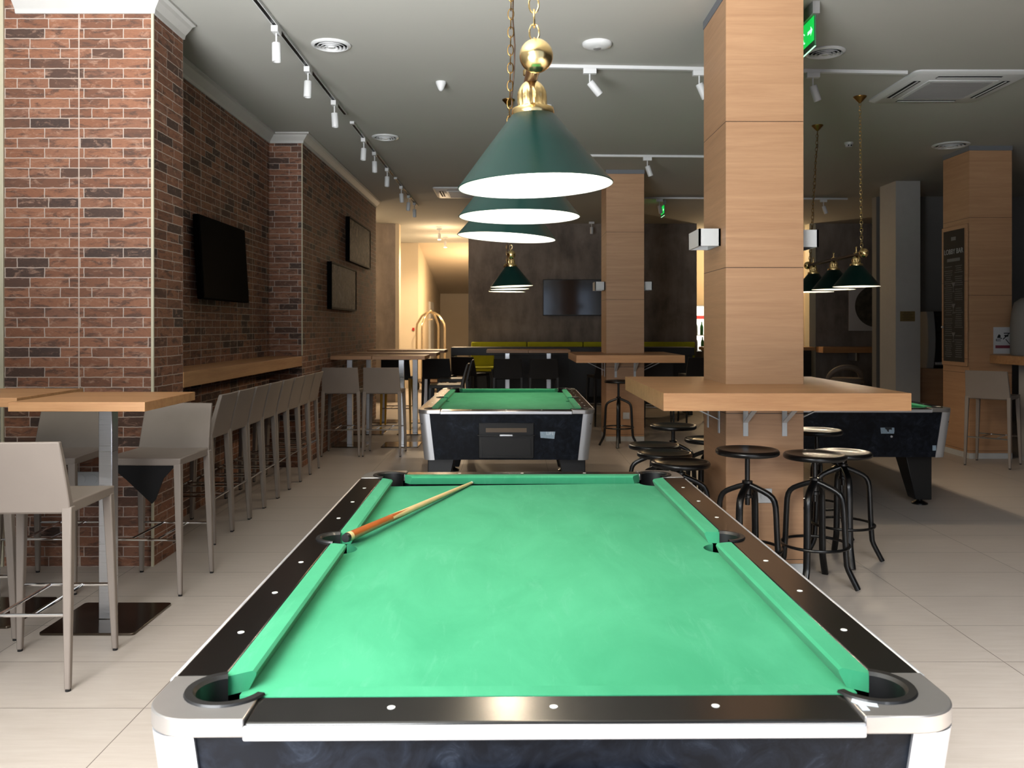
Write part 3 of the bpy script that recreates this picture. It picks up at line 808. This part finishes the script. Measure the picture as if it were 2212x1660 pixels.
t = thing('ceiling_track', 'long dark-slotted light track running down the left of the ceiling', 'light track')
TX0 = -1.53
for i, (y0, y1) in enumerate(((2.5, 7.9), (8.28, 11.1), (11.35, 13.9))):
    b = bx(TX0-.018, TX0-.012, y0, y1, CEIL-.022, CEIL-.001); b.box(TX0+.012, TX0+.018, y0, y1, CEIL-.022, CEIL-.001)
    b.build('track_rail', 'wplastic', t)
    bx(TX0-.012, TX0+.012, y0, y1, CEIL-.019, CEIL-.002).build('track_slot', 'blackp', t)
    bx(TX0-.020, TX0+.020, y0-.05, y0, CEIL-.024, CEIL-.001).build('end_cap', 'wplastic', t)
words = ['nearest', 'second', 'third', 'fourth', 'fifth', 'sixth', 'seventh', 'eighth', 'farthest']
for i, y in enumerate((5.59, 6.46, 7.42, 8.89, 9.59, 10.56, 11.9, 12.75, 13.5)):
    spot('white cylinder spotlight on the left ceiling track, %s from the camera' % words[i], TX0, y, (-.02, .05, -.08, .06, -.02, .04, -.1, .1, 0)[i], .8, None, 'spotlights on the left track')
def track_x(label, x0, x1, y, yaw=0):
    t = thing('ceiling_track', label, 'light track', ((x0+x1)/2, y, CEIL-.0005), yaw)
    h = (x1-x0)/2
    bx(-h, h, -.018, .018, -.024, 0).build('track_rail', 'wplastic', t)
    bx(-h-.02, -h, -.019, .019, -.026, 0).build('end_cap', 'wplastic', t); bx(h, h+.02, -.019, .019, -.026, 0).build('end_cap', 'wplastic', t)
track_x('white light track crossing the ceiling behind the nearest pillar', .15, 3.02, 6.54, .06)
track_x('white light track crossing the ceiling between the two oak pillars', .2, 2.5, 9.85, .04)
track_x('white light track crossing the ceiling before the concrete wall', 1.9, 5.1, 13.1, .03)
def ytr(x): return 6.54+(x-1.585)*.06
spot('white tilted spotlight near the brass ball of the nearest lamp', .585, ytr(.585), -.75, .3, 'x')
spot('white spotlight half hidden by the left edge of the nearest pillar', 1.42, ytr(1.42), -.45, .2, 'x')
spot('white spotlight right of the nearest pillar below the exit sign', 2.30, ytr(2.30), -.35, .2, 'x')
spot('white spotlight above the grey-topped far pillar', 1.55, 9.86, -.35, .2, 'x')
spot('small white spotlight just left of the far green exit sign', 2.24, 13.08, -.2, .2, 'x')
spot('small white spotlight in front of the white column', 4.75, 13.13, -.4, .2, 'x')
spot('small white spotlight on the ceiling left of the far pillar', 1.47, 15.9, 0, .2, 'x')
# lit corridor spotlights
for i, (x, y) in enumerate(((-1.43, 16.95), (-1.44, 18.6))):
    t = spot(('lit spotlight in the corridor, the nearer one', 'lit spotlight in the corridor, the farther one')[i], x, y, 0, 0, 'x', 'lit corridor spotlights')
    B().lathe([(.034, 0), (.034, -.003)], 20, (x, y, CEIL-.248)).build('glowing_lens', 'spotglow', t)
    add_light('corridor_glow', 'POINT', (x, y, CEIL-.42), 22, lin((255, 222, 180)), t, shadow_soft_size=.05)
    add_light('corridor_light', 'SPOT', (x, y, CEIL-.27), 170, lin((255, 226, 186)), t, shadow_soft_size=.04, spot_size=math.radians(165), spot_blend=.5)
def vent(label, x, y, r):
    t = thing('air_diffuser', label, 'air vent', (x, y, CEIL-.0005), 0, 'round ceiling air diffusers')
    B().lathe([(r, 0), (r, -.006), (r*.93, -.014), (r*.84, -.016), (r*.80, -.010), (r*.79, 0)], 48, cap=False).build('rim', 'wplastic', t, smooth=.8)
    B().lathe([(r*.80, -.001), (.001, -.0015)], 40).build('duct', 'dark', t)
    for k, q in enumerate((.62, .44, .26)):
        B().lathe([(r*q, -.002), (r*(q+.1), -.018-.003*k), (r*(q+.09), -.021-.003*k), (r*(q-.01), -.005)], 40, cap=False).build('cone_ring', 'wplastic', t, smooth=.8)
    B().lathe([(.001, -.026), (r*.16, -.024), (r*.18, -.018), (.001, -.012)], 24).build('hub', 'wplastic', t)
vent('round ceiling air diffuser near the left track, nearest the camera', -1.26, 6.0, .138)
vent('round ceiling air diffuser farther along the left track', -1.31, 8.91, .14)
vent('round ceiling air diffuser right of the nearest pillar', 2.24, 6.16, .14)
vent('round ceiling air diffuser before the dim pillar with the menu board', 4.74, 9.3, .19)
t = thing('ceiling_speaker', 'round white domed fitting on the ceiling right of the nearest lamp', 'ceiling fitting', (.59, 5.97, CEIL-.0005))
B().lathe([(.103, 0), (.103, -.012), (.095, -.022), (.06, -.034), (.001, -.038)], 40).build('dome', 'wplastic', t, smooth=.8)
B().lathe([(.028, -.034), (.026, -.041), (.001, -.043)], 24).build('centre_button', 'grey', t)
t = thing('motion_sensor', 'small white cone-shaped sensor on the ceiling left of the nearest lamp', 'sensor', (-.57, 6.91, CEIL-.0005))
B().lathe([(.042, 0), (.042, -.012), (.022, -.06), (.012, -.072), (.001, -.075)], 24).build('cone_body', 'wplastic', t, smooth=.8)
for lab, x, y in (('small white detector on the ceiling behind the nearest lamp neck', .31, 7.65), ('small white detector on the ceiling beside the right lamp chain', 3.59, 9.18)):
    t = thing('smoke_detector', lab, 'detector', (x, y, CEIL-.0005), 0, 'twin-eyed ceiling detectors')
    B().lathe([(.045, 0), (.045, -.016), (.036, -.026), (.034, -.048), (.001, -.05)], 24).build('body', 'wplastic', t, smooth=.8)
    for s in (-.013, .013): B().ball((s, -.032, -.036), .0085, 10, 6).build('eye', 'ink', t)
def cassette(label, x0, x1, y0, y1):
    t = thing('air_conditioner', label, 'air conditioner', ((x0+x1)/2, (y0+y1)/2, CEIL-.0005), 0, 'ceiling cassette air conditioners')
    hx, hy = (x1-x0)/2, (y1-y0)/2
    def rr(hx, hy, r, z): return [(x, y, z) for sx, sy, a in ((1, 1, 0), (-1, 1, 90), (-1, -1, 180), (1, -1, 270)) for x, y in arc(sx*(hx-r), sy*(hy-r), r, a, a+90, 4)]
    B().loft([rr(hx, hy, .05, 0), rr(hx, hy, .05, -.012), rr(hx-.03, hy-.03, .04, -.028)]).build('panel', 'wplastic', t)
    q = .30*2*hx
    bx(-q, q, -q, q, -.036, -.028).build('grille_frame', 'wplastic', t, .006)
    b = B()
    for k in range(22):
        y = -q*.86+2*q*.86*k/21; b.box(-q*.88, q*.88, y-.005, y+.005, -.041, -.036)
    b.build('intake_grille', 'grey', t)
    for k in range(4):
        a = k*PI/2
        B().box(-.25, .25, hy-.135, hy-.080, -.0300, -.0285).xf(Matrix.Rotation(a, 4, 'Z')).build('air_slot', 'dark', t)
        B().box(-.245, .245, hy-.118, hy-.104, -.034, -.031).xf(Matrix.Rotation(a, 4, 'Z')).build('louvre', 'wplastic', t)
cassette('square white ceiling air conditioner at the right', 3.09, 4.01, 6.58, 7.50)
cassette('square ceiling air conditioner behind the nearest lamp shades', -1.12, -.22, 12.1, 13.0)
# exit signs
def exit_sign(label, x, y0, y1, zt, h):
    t = thing('exit_sign', label, 'sign', (x, (y0+y1)/2, 0), 0, 'green hanging exit signs')
    hy = (y1-y0)/2
    b = bx(-.022, .022, -hy, hy, zt-.075, zt); b.build('housing', 'grey', t, .002)
    bx(-.004, .004, -hy+.02, hy-.02, zt-.075-h, zt-.076).build('acrylic_plate', 'exitp', t)
    f = bx(-.0052, -.0041, -hy+.03, hy-.03, zt-.075-h*.80, zt-.078).build('green_face', 'exitg', t)
    # running figure, doorway and arrow
    zc = zt-.075-h*.42; u = h*.30; b = B()
    def pl(pp): b.loft([[(-.0062, y, z) for y, z in pp], [(-.0053, y, z) for y, z in pp]])
    oy = hy*.35
    pl([(oy+u*.12*math.cos(a*PI/6), zc+u*.78+u*.16*math.sin(a*PI/6)) for a in range(12)])
    pl([(oy+.1*u, zc+.55*u), (oy-.25*u, zc+.5*u), (oy-.2*u, zc-.1*u), (oy+.12*u, zc-.05*u)])
    pl([(oy+.1*u, zc-.05*u), (oy-.1*u, zc-.1*u), (oy+.45*u, zc-.75*u), (oy+.6*u, zc-.65*u)])
    pl([(oy-.2*u, zc-.05*u), (oy, zc-.1*u), (oy-.35*u, zc-.75*u), (oy-.75*u, zc-.8*u), (oy-.7*u, zc-.62*u), (oy-.45*u, zc-.6*u)])
    pl([(oy-.2*u, zc+.5*u), (oy-.2*u, zc+.35*u), (oy-.65*u, zc+.1*u), (oy-.7*u, zc+.22*u)])
    pl([(oy+.08*u, zc+.52*u), (oy+.1*u, zc+.36*u), (oy+.6*u, zc+.3*u), (oy+.6*u, zc+.42*u)])
    ay = -hy*.42
    pl([(ay-.8*u, zc), (ay-.25*u, zc+.5*u), (ay-.25*u, zc-.5*u)]); pl([(ay-.25*u, zc+.18*u), (ay+.7*u, zc+.18*u), (ay+.7*u, zc-.18*u), (ay-.25*u, zc-.18*u)])
    b.build('pictogram', 'exitw', f)
    bx(-.0045, .0045, -hy+.02, hy-.02, zt-.077-h, zt-.0745-h).build('lit_edge', 'exitw', t)
exit_sign('green exit sign hanging right of the nearest pillar top', 1.835, 5.19, 5.53, CEIL-.001, .19)
exit_sign('small green exit sign far back right of the far pillar', 2.36, 13.3, 13.64, CEIL-.001, .16)

# ---------------------------------------------------------------- screens and pictures
def tv_left():
    t = thing('television', 'black television on the dark brick recess wall', 'television', (-2.385, 7.12, 1.97), 0)
    m = Matrix.Rotation(-.06, 4, 'Y')
    B().box(-.03, .02, -.57, .57, -.325, .325).xf(m).build('casing', 'screen', t, .008)
    B().box(.0205, .022, -.552, .552, -.305, .310).xf(m).build('screen', 'screen', t)
    bx(-.083, -.03, -.15, .15, -.12, .12).build('wall_mount', 'blackm', t)
tv_left()
t = thing('television', 'television on the far concrete wall, left of the far pillar', 'television', (1.19, YF, 1.99))
bx(-.605, .605, -.075, -.035, -.345, .345).build('casing', 'blackp', t, .006)
bx(-.590, .590, -.0765, -.0751, -.325, .332).build('screen', 'glassblk', t)
bx(-.2, .2, -.035, -.001, -.15, .15).build('wall_mount', 'blackm', t)
def picture(label, y0, y1, z0, z1, art):
    t = thing('wall_picture', label, 'picture', (-2.133, (y0+y1)/2, z0), 0, 'metal relief pictures')
    h = (y1-y0)/2
    bx(0, .05, -h, h, 0, z1-z0).build('canvas', art, t, .003)
    b = bx(0, .056, -h-.02, -h, -.02, z1-z0+.02); b.box(0, .056, h, h+.02, -.02, z1-z0+.02); b.box(0, .056, -h, h, -.02, 0); b.box(0, .056, -h, h, z1-z0, z1-z0+.02)
    b.build('frame', 'screen', t)
picture('lower grey relief picture on the dark brick wall', 9.95, 11.5, 1.66, 2.17, 'art1')
picture('upper bronze relief picture on the dark brick wall', 11.05, 12.65, 2.30, 2.83, 'art2')
t = thing('wall_picture', 'square white picture with dark round motif on the far right wall', 'picture', (6.86, YF, 1.83))
bx(-.45, .45, -.03, -.001, -.47, .47).build('canvas', 'paper', t)
B().lathe([(.40, 0), (.40, .002), (.33, .003), (.33, .002), (.001, .002)], 48).xf(Matrix.Translation((.06, -.031, 0)) @ Matrix.Rotation(PI/2, 4, 'X')).build('round_motif', 'plateart', t)

# menu board on the dim pillar
t = thing('menu_board', 'tall black LOBBY BAR menu board in a wooden frame', 'menu board', (4.964, 9.635, 1.0))
bx(-.02, -.001, -.27, .27, .0, 1.56).build('frame', 'oak', t, .004)
bd = bx(-.024, -.0205, -.225, .225, .045, 1.515).build('board', 'chalk', t)
text('heading', 'LOBBY BAR', .080, 'chalkw', bd, (-.0248, 0, 1.275), (PI/2, 0, -PI/2))
b = B()
random.seed(3)
bx(-.0252, -.0242, -.05, .05, 1.40, 1.44).build('board_logo', 'inkg', bd)
bx(-.0252, -.0242, -.14, .14, 1.165, 1.20).build('subtitle_bar', 'inkg', bd)
for k in range(44):
    z = 1.11-k*.0235
    for s in (-1, 1):
        if random.random() < .16: continue
        w = random.uniform(.06, .10); y = s*.11; b.box(-.0250, -.0242, y-w/1.0*.9, y+w*.9, z-.003, z+.003)
b.build('menu_lines', 'inkg', bd)['kind'] = 'stuff'
b = B()
for z in (.86, .62, .30):   # cocktail glass drawings
    b.loft([[(-.0254, -.04, z+.07), (-.0254, .04, z+.07), (-.0254, .004, z+.02), (-.0254, -.004, z+.02)], [(-.0246, -.04, z+.07), (-.0246, .04, z+.07), (-.0246, .004, z+.02), (-.0246, -.004, z+.02)]])
    b.box(-.0254, -.0246, -.003, .003, z-.03, z+.02); b.box(-.0254, -.0246, -.025, .025, z-.035, z-.03)
b.build('glass_drawings', 'inkg', bd)
B().lathe([(.014, 0), (.012, .012)], 14).xf(Matrix.Translation((-.024, .24, .43)) @ Matrix.Rotation(-PI/2, 4, 'Y')).build('knob', 'alu', t)
# paper notice
t = thing('paper_notice', 'white paper notice with black pictograms and dark red bar', 'notice', (5.325, 9.348, 1.14))
bx(-.10, .10, -.002, -.0003, 0, .29).build('sheet', 'paper', t)
b = B()
def pp(pts): b.loft([[(x, -.003, z) for x, z in pts], [(x, -.0021, z) for x, z in pts]])
pp([(-.062, .172), (-.03, .172), (-.02, .19), (-.026, .205), (-.04, .212), (-.05, .2)])
pp([(-.07, .155), (-.02, .155), (-.02, .161), (-.07, .161)]); pp([(-.07, .138), (-.02, .138), (-.02, .144), (-.07, .144)]); pp([(-.072, .138), (-.066, .138), (-.066, .161), (-.072, .161)])
pp([(.012, .218), (.072, .218), (.080, .228), (.012, .228)]); pp([(.015, .205), (.065, .205), (.058, .185), (.024, .185)])
pp([(.0, .16), (.01, .155), (.08, .225), (.075, .23)]); pp([(.08, .108), (.074, .104), (.03, .155), (.036, .162)]); pp([(-.012, .16), (-.004, .168), (-.03, .18), (-.034, .175)])
b.build('pictograms', 'ink', t)
bx(-.078, .08, -.003, -.0021, .06, .092).build('red_bar', 'redbar', t)
# brass plaque on the white column
t = thing('wall_plaque', 'small gold plaque on the white column', 'sign', (5.327, 11.599, 1.575))
bx(-.10, .10, -.006, -.0005, -.068, .068).build('plate', 'gold', t, .002)
b = B()
for k, w in enumerate((.05, .07, .055, .075, .06)): b.box(-w, w, -.0068, -.0061, .046-k*.022, .050-k*.022)
b.build('engraved_lines', 'ink', t)
tag(bx(-2.325, -2.275, 20.07, 20.102, 1.345, 1.415).build('fire_alarm_button', 'red', None, .006), 'small red alarm button on the bright corridor wall', 'alarm button')

# ---------------------------------------------------------------- furniture at the back
sf = thing('banquette', 'long chartreuse banquette along the far concrete wall', 'sofa', (1.28, YF, 0))
bx(-2.06, 2.2, -.62, -.02, .02, .62).build('base', 'blackp', sf)
for k in range(4):
    x0 = -2.05+k*1.06
    bx(x0, x0+1.05, -.64, -.14, .62, .76).build('seat_cushion', 'yellow', sf, .02, 3)
    bx(x0, x0+1.05, -.14, -.02, .76, 1.15).build('back_cushion', 'yellow', sf, .02, 3)
ht = thing('high_table', 'long black high table before the chartreuse banquette', 'table', (.96, 14.25, 0))
bx(-1.95, 2.0, -.3, .3, .97, 1.10).build('tabletop', 'blackp', ht, .003)
bx(-1.25, 1.9, -.26, -.24, .30, .97).build('modesty_panel', 'blackp', ht)
for x in (-1.92, 0, 1.94): bx(x-.03, x+.03, -.28, .28, 0, .97).build('leg_panel', 'blackp', ht)
# luggage cart in the corridor
lc = thing('luggage_cart', 'brass birdcage luggage cart standing in the corridor', 'luggage cart', (-1.82, 19.2, 0), .25)
bx(-.28, .28, -.5, .5, .20, .25).build('deck', 'rod', lc, .01)
b = B()
for sx in (1, -1):
    for sy in (1, -1):
        pts = [(sx*.25, sy*.42, .25), (sx*.25, sy*.42, 1.40), (sx*.24, sy*.41, 1.50), (sx*.15, sy*.28, 1.68), (sx*.07, sy*.12, 1.75), (0, 0, 1.76)]
        B().tube(pts, .023, 12).build('upright', 'cart', lc)
B().ball((0, 0, 1.785), .035).build('finial', 'cart', lc)
B().tube([(0, -.26, 1.60), (0, .26, 1.60)], .014, 10).build('hanging_rail', 'cart', lc)
for sx in (1, -1):
    for sy in (1, -1):
        B().lathe([(.09, -.02), (.10, 0), (.09, .02)], 24).xf(Matrix.Translation((sx*.22, sy*.4, .10)) @ Matrix.Rotation(PI/2, 4, 'Y')).build('wheel', 'pocket', lc)
        B().tube([(sx*.22, sy*.4, .10), (sx*.22, sy*.4, .2)], .012, 8).build('caster_stem', 'brass', lc)
# lit drinks fridge seen past the pillar
fr = thing('drinks_fridge', 'brightly lit drinks fridge glimpsed left of the nearest pillar', 'fridge', (4.15, 18.4, 0))
bx(-.4, .4, -.3, .3, 0, .92).build('plinth_cabinet', 'blackp', fr)
b = bx(-.4, .4, .25, .3, .92, 1.87); b.box(-.4, -.37, -.3, .25, .92, 1.87); b.box(.37, .4, -.3, .25, .92, 1.87); b.box(-.4, .4, -.3, .3, 1.87, 1.89)
b.build('case', 'wplastic', fr)
bx(-.37, .37, .23, .249, .93, 1.86).build('back_light', 'fridge', fr)
bx(-.38, .38, -.31, -.28, 1.60, 1.86).build('header_sign', 'fridge', fr)
bx(-.38, .38, -.315, -.309, 1.60, 1.67).build('header_stripe', 'fridger', fr)
for z in (1.25,): bx(-.37, .37, -.28, .23, z, z+.012).build('shelf', 'alu', fr)
def bottle(x, y, z, h, mat, lab):
    o = B().lathe([(.001, 0), (.034, 0), (.036, .01), (.036, h*.6), (.03, h*.7), (.014, h*.82), (.013, h), (.001, h)], 14).build('bottle', mat, None, loc=(x, y, z))
    tag(o, lab, 'bottle', 'bottles in the lit fridge')
bottle(3.90, 18.25, .932, .30, 'bottleclear', 'pale bottle on the lower fridge shelf, leftmost')
bottle(4.03, 18.22, .932, .29, 'bottlegreen', 'green bottle on the lower fridge shelf')
bottle(3.90, 18.25, 1.263, .29, 'bottleclear', 'pale bottle on the upper fridge shelf, leftmost')
bottle(4.02, 18.25, 1.263, .28, 'bottlegreen', 'green bottle on the upper fridge shelf')
sl = thing('service_ledge', 'oak service ledge in the lit bar opening', 'counter', (4.6, 16.14, 0))
bx(-1.05, 1.0, -.24, .24, 1.0, 1.06).build('ledge_board', 'oakx', sl, .002); bx(-1.0, .95, -.18, .2, 0, 1.0).build('front_panel', 'blackp', sl)
tag(bx(5.0, 5.6, 18.3, 18.9, 0, 1.95).build('tall_cabinet', 'oak', None, .003), 'tall oak cabinet in the lit bar room', 'cabinet')
lg = thing('wall_ledge', 'dim oak wall ledge below the round motif picture', 'shelf', (6.7, YF-.2, 0))
bx(-.92, 1.0, -.2, .199, .95, 1.06).build('ledge_board', 'oakx', lg, .002)
bx(-.3, -.27, -.15, .199, .80, .949).build('ledge_bracket', 'alu', lg); bx(.5, .53, -.15, .199, .80, .949).build('ledge_bracket', 'alu', lg)
# curved-back chair at the dim right
ca = thing('tub_chair', 'dim chair with pale curved back behind the counter', 'chair', (5.6, 14.4, 0))
B().tube([(.27*math.cos(a), .10-.12*math.sin(a), .56+.20*math.sin(a)) for a in [PI*i/16 for i in range(17)]], .045, 12).build('curved_back', 'taupe', ca)
B().lathe([(.001, .50), (.27, .50), (.28, .53), (.26, .58), (.001, .585)], 28).build('seat', 'taupe', ca)
for sx in (1, -1):
    for sy in (1, -1): B().tube([(sx*.22, sy*.2, 0), (sx*.18, sy*.16, .5)], [.012, .018], 8).build('leg', 'rod', ca)
# coffee machine on its cabinet
cb_ = thing('coffee_cabinet', 'dark oak cabinet under the coffee machine', 'cabinet', (6.05, 12.3, 0))
bx(-.45, .45, -.3, .3, .06, .85).build('carcass', 'oak', cb_, .003); bx(-.43, .43, -.27, .28, 0, .06).build('plinth', 'blackp', cb_)
cm = thing('coffee_machine', 'tall black and silver coffee machine by the white column', 'coffee machine', (6.02, 12.25, .851))
bx(-.19, .19, -.16, .22, .0, .80).build('body', 'blackp', cm, .02)
b = B()
def side(z): return -.21+.05*math.sin(z/.8*PI)
rings = [[(-.22, -.2-.06*math.sin(z/.8*PI), z), (-.13, -.23-.06*math.sin(z/.8*PI), z), (-.13, .1, z), (-.22, .1, z)] for z in [0, .1, .2, .3, .4, .5, .6, .7, .8]]
b.loft(rings).build('side_cheek', 'grey', cm, .01)
bx(-.12, .15, -.20, -.16, .50, .75).build('front_panel', 'blackm', cm, .01)
bx(.10, .125, -.206, -.2, .59, .63).build('display', 'led', cm)
bx(-.12, .15, -.26, -.16, .05, .09).build('drip_tray', 'alu', cm, .004)
# bar counter on the right
ct = thing('bar_counter', 'white fronted bar counter with oak top at the right edge', 'counter', (5.9, 8.98, 0))
bx(-.72, 2.2, -.26, .355, 1.04, 1.13).build('counter_top', 'oakx', ct, .002)
bx(-.44, 2.2, -.10, .30, .05, 1.04).build('front_panel', 'white', ct, .002)
bx(-.42, 2.2, -.08, .28, 0, .05).build('plinth', 'skirt', ct)
dp = thing('drinks_dispenser', 'rounded grey dispenser on the oak bar counter', 'dispenser', (5.55, 9.08, 1.131))
rings = [[(x*w, y*w, z) for x, y in arc(0, 0, .26, 0, 360, 24)[:-1]] for z, w in ((0, .96), (.02, 1), (.3, 1), (.45, .96), (.56, .85), (.61, .6))]
B().loft(rings).build('body', 'grey', dp, smooth=.9)
bx(-.06, .06, -.29, -.25, .12, .3).build('tap_panel', 'blackp', dp, .01)

# ---------------------------------------------------------------- light
wd = bpy.data.worlds.new('world'); SC.world = wd; wd.use_nodes = True
bg = wd.node_tree.nodes['Background']; bg.inputs[0].default_value = (.75, .85, 1, 1); bg.inputs[1].default_value = .08
# daylight through the shop-front glazing behind the camera, and added fill lights
for nm, x, el, yaw, en, spr, wx in (('sky_daylight', -1.7, -42, -22, 112, 94, 2.0), ('pavement_daylight', -1.7, 42, -12, 320, 92, 2.0), ('right_floor_fill', 1.9, -50, -22, 190, 84, 2.2)):  # last entry is an added narrow beam that lifts the near right floor
    add_light(nm, 'AREA', (x, -.45, 1.5), en, (.96, .98, 1.0), None, (math.radians(90+el), 0, math.radians(yaw)), shape='RECTANGLE', size=wx, size_y=2.6, spread=math.radians(spr))
add_light('reflection_panel', 'AREA', (.15, -.60, 1.5), 40, (.62, .76, 1.0), None, (math.radians(90), 0, 0), shape='RECTANGLE', size=5.7, size_y=2.7)  # added panel that gives the far screen its bluish reflection
add_light('bar_light', 'POINT', (4.6, 17.7, 3.0), 90, lin((255, 220, 170)), None, shadow_soft_size=.1)
add_light('corridor_side_fill', 'POINT', (-3.7, 18.3, 2.7), 60, lin((255, 226, 186)), None, shadow_soft_size=.1)  # added unseen point, brightens the corridor end wall
add_light('passage_fill', 'POINT', (-.93, 20.9, 2.2), 80, lin((255, 222, 180)), None, shadow_soft_size=.1)  # added point hidden by the wall edge, lifts the soffit and back wall
add_light('side_room_light', 'POINT', (-3.6, 14.9, 2.9), 60, lin((255, 224, 184)), None, shadow_soft_size=.1)

SC.view_settings.view_transform = 'Standard'; SC.view_settings.look = 'None'
SC.view_settings.gamma = 1; SC.view_settings.use_curve_mapping = False
SC.view_settings.exposure = 0.05
SC.cycles.use_denoising = True
SC.cycles.max_bounces = 8; SC.cycles.diffuse_bounces = 1; SC.cycles.glossy_bounces = 4
SC.cycles.sample_clamp_indirect = 6.0
SC.cycles.caustics_reflective = False; SC.cycles.caustics_refractive = False
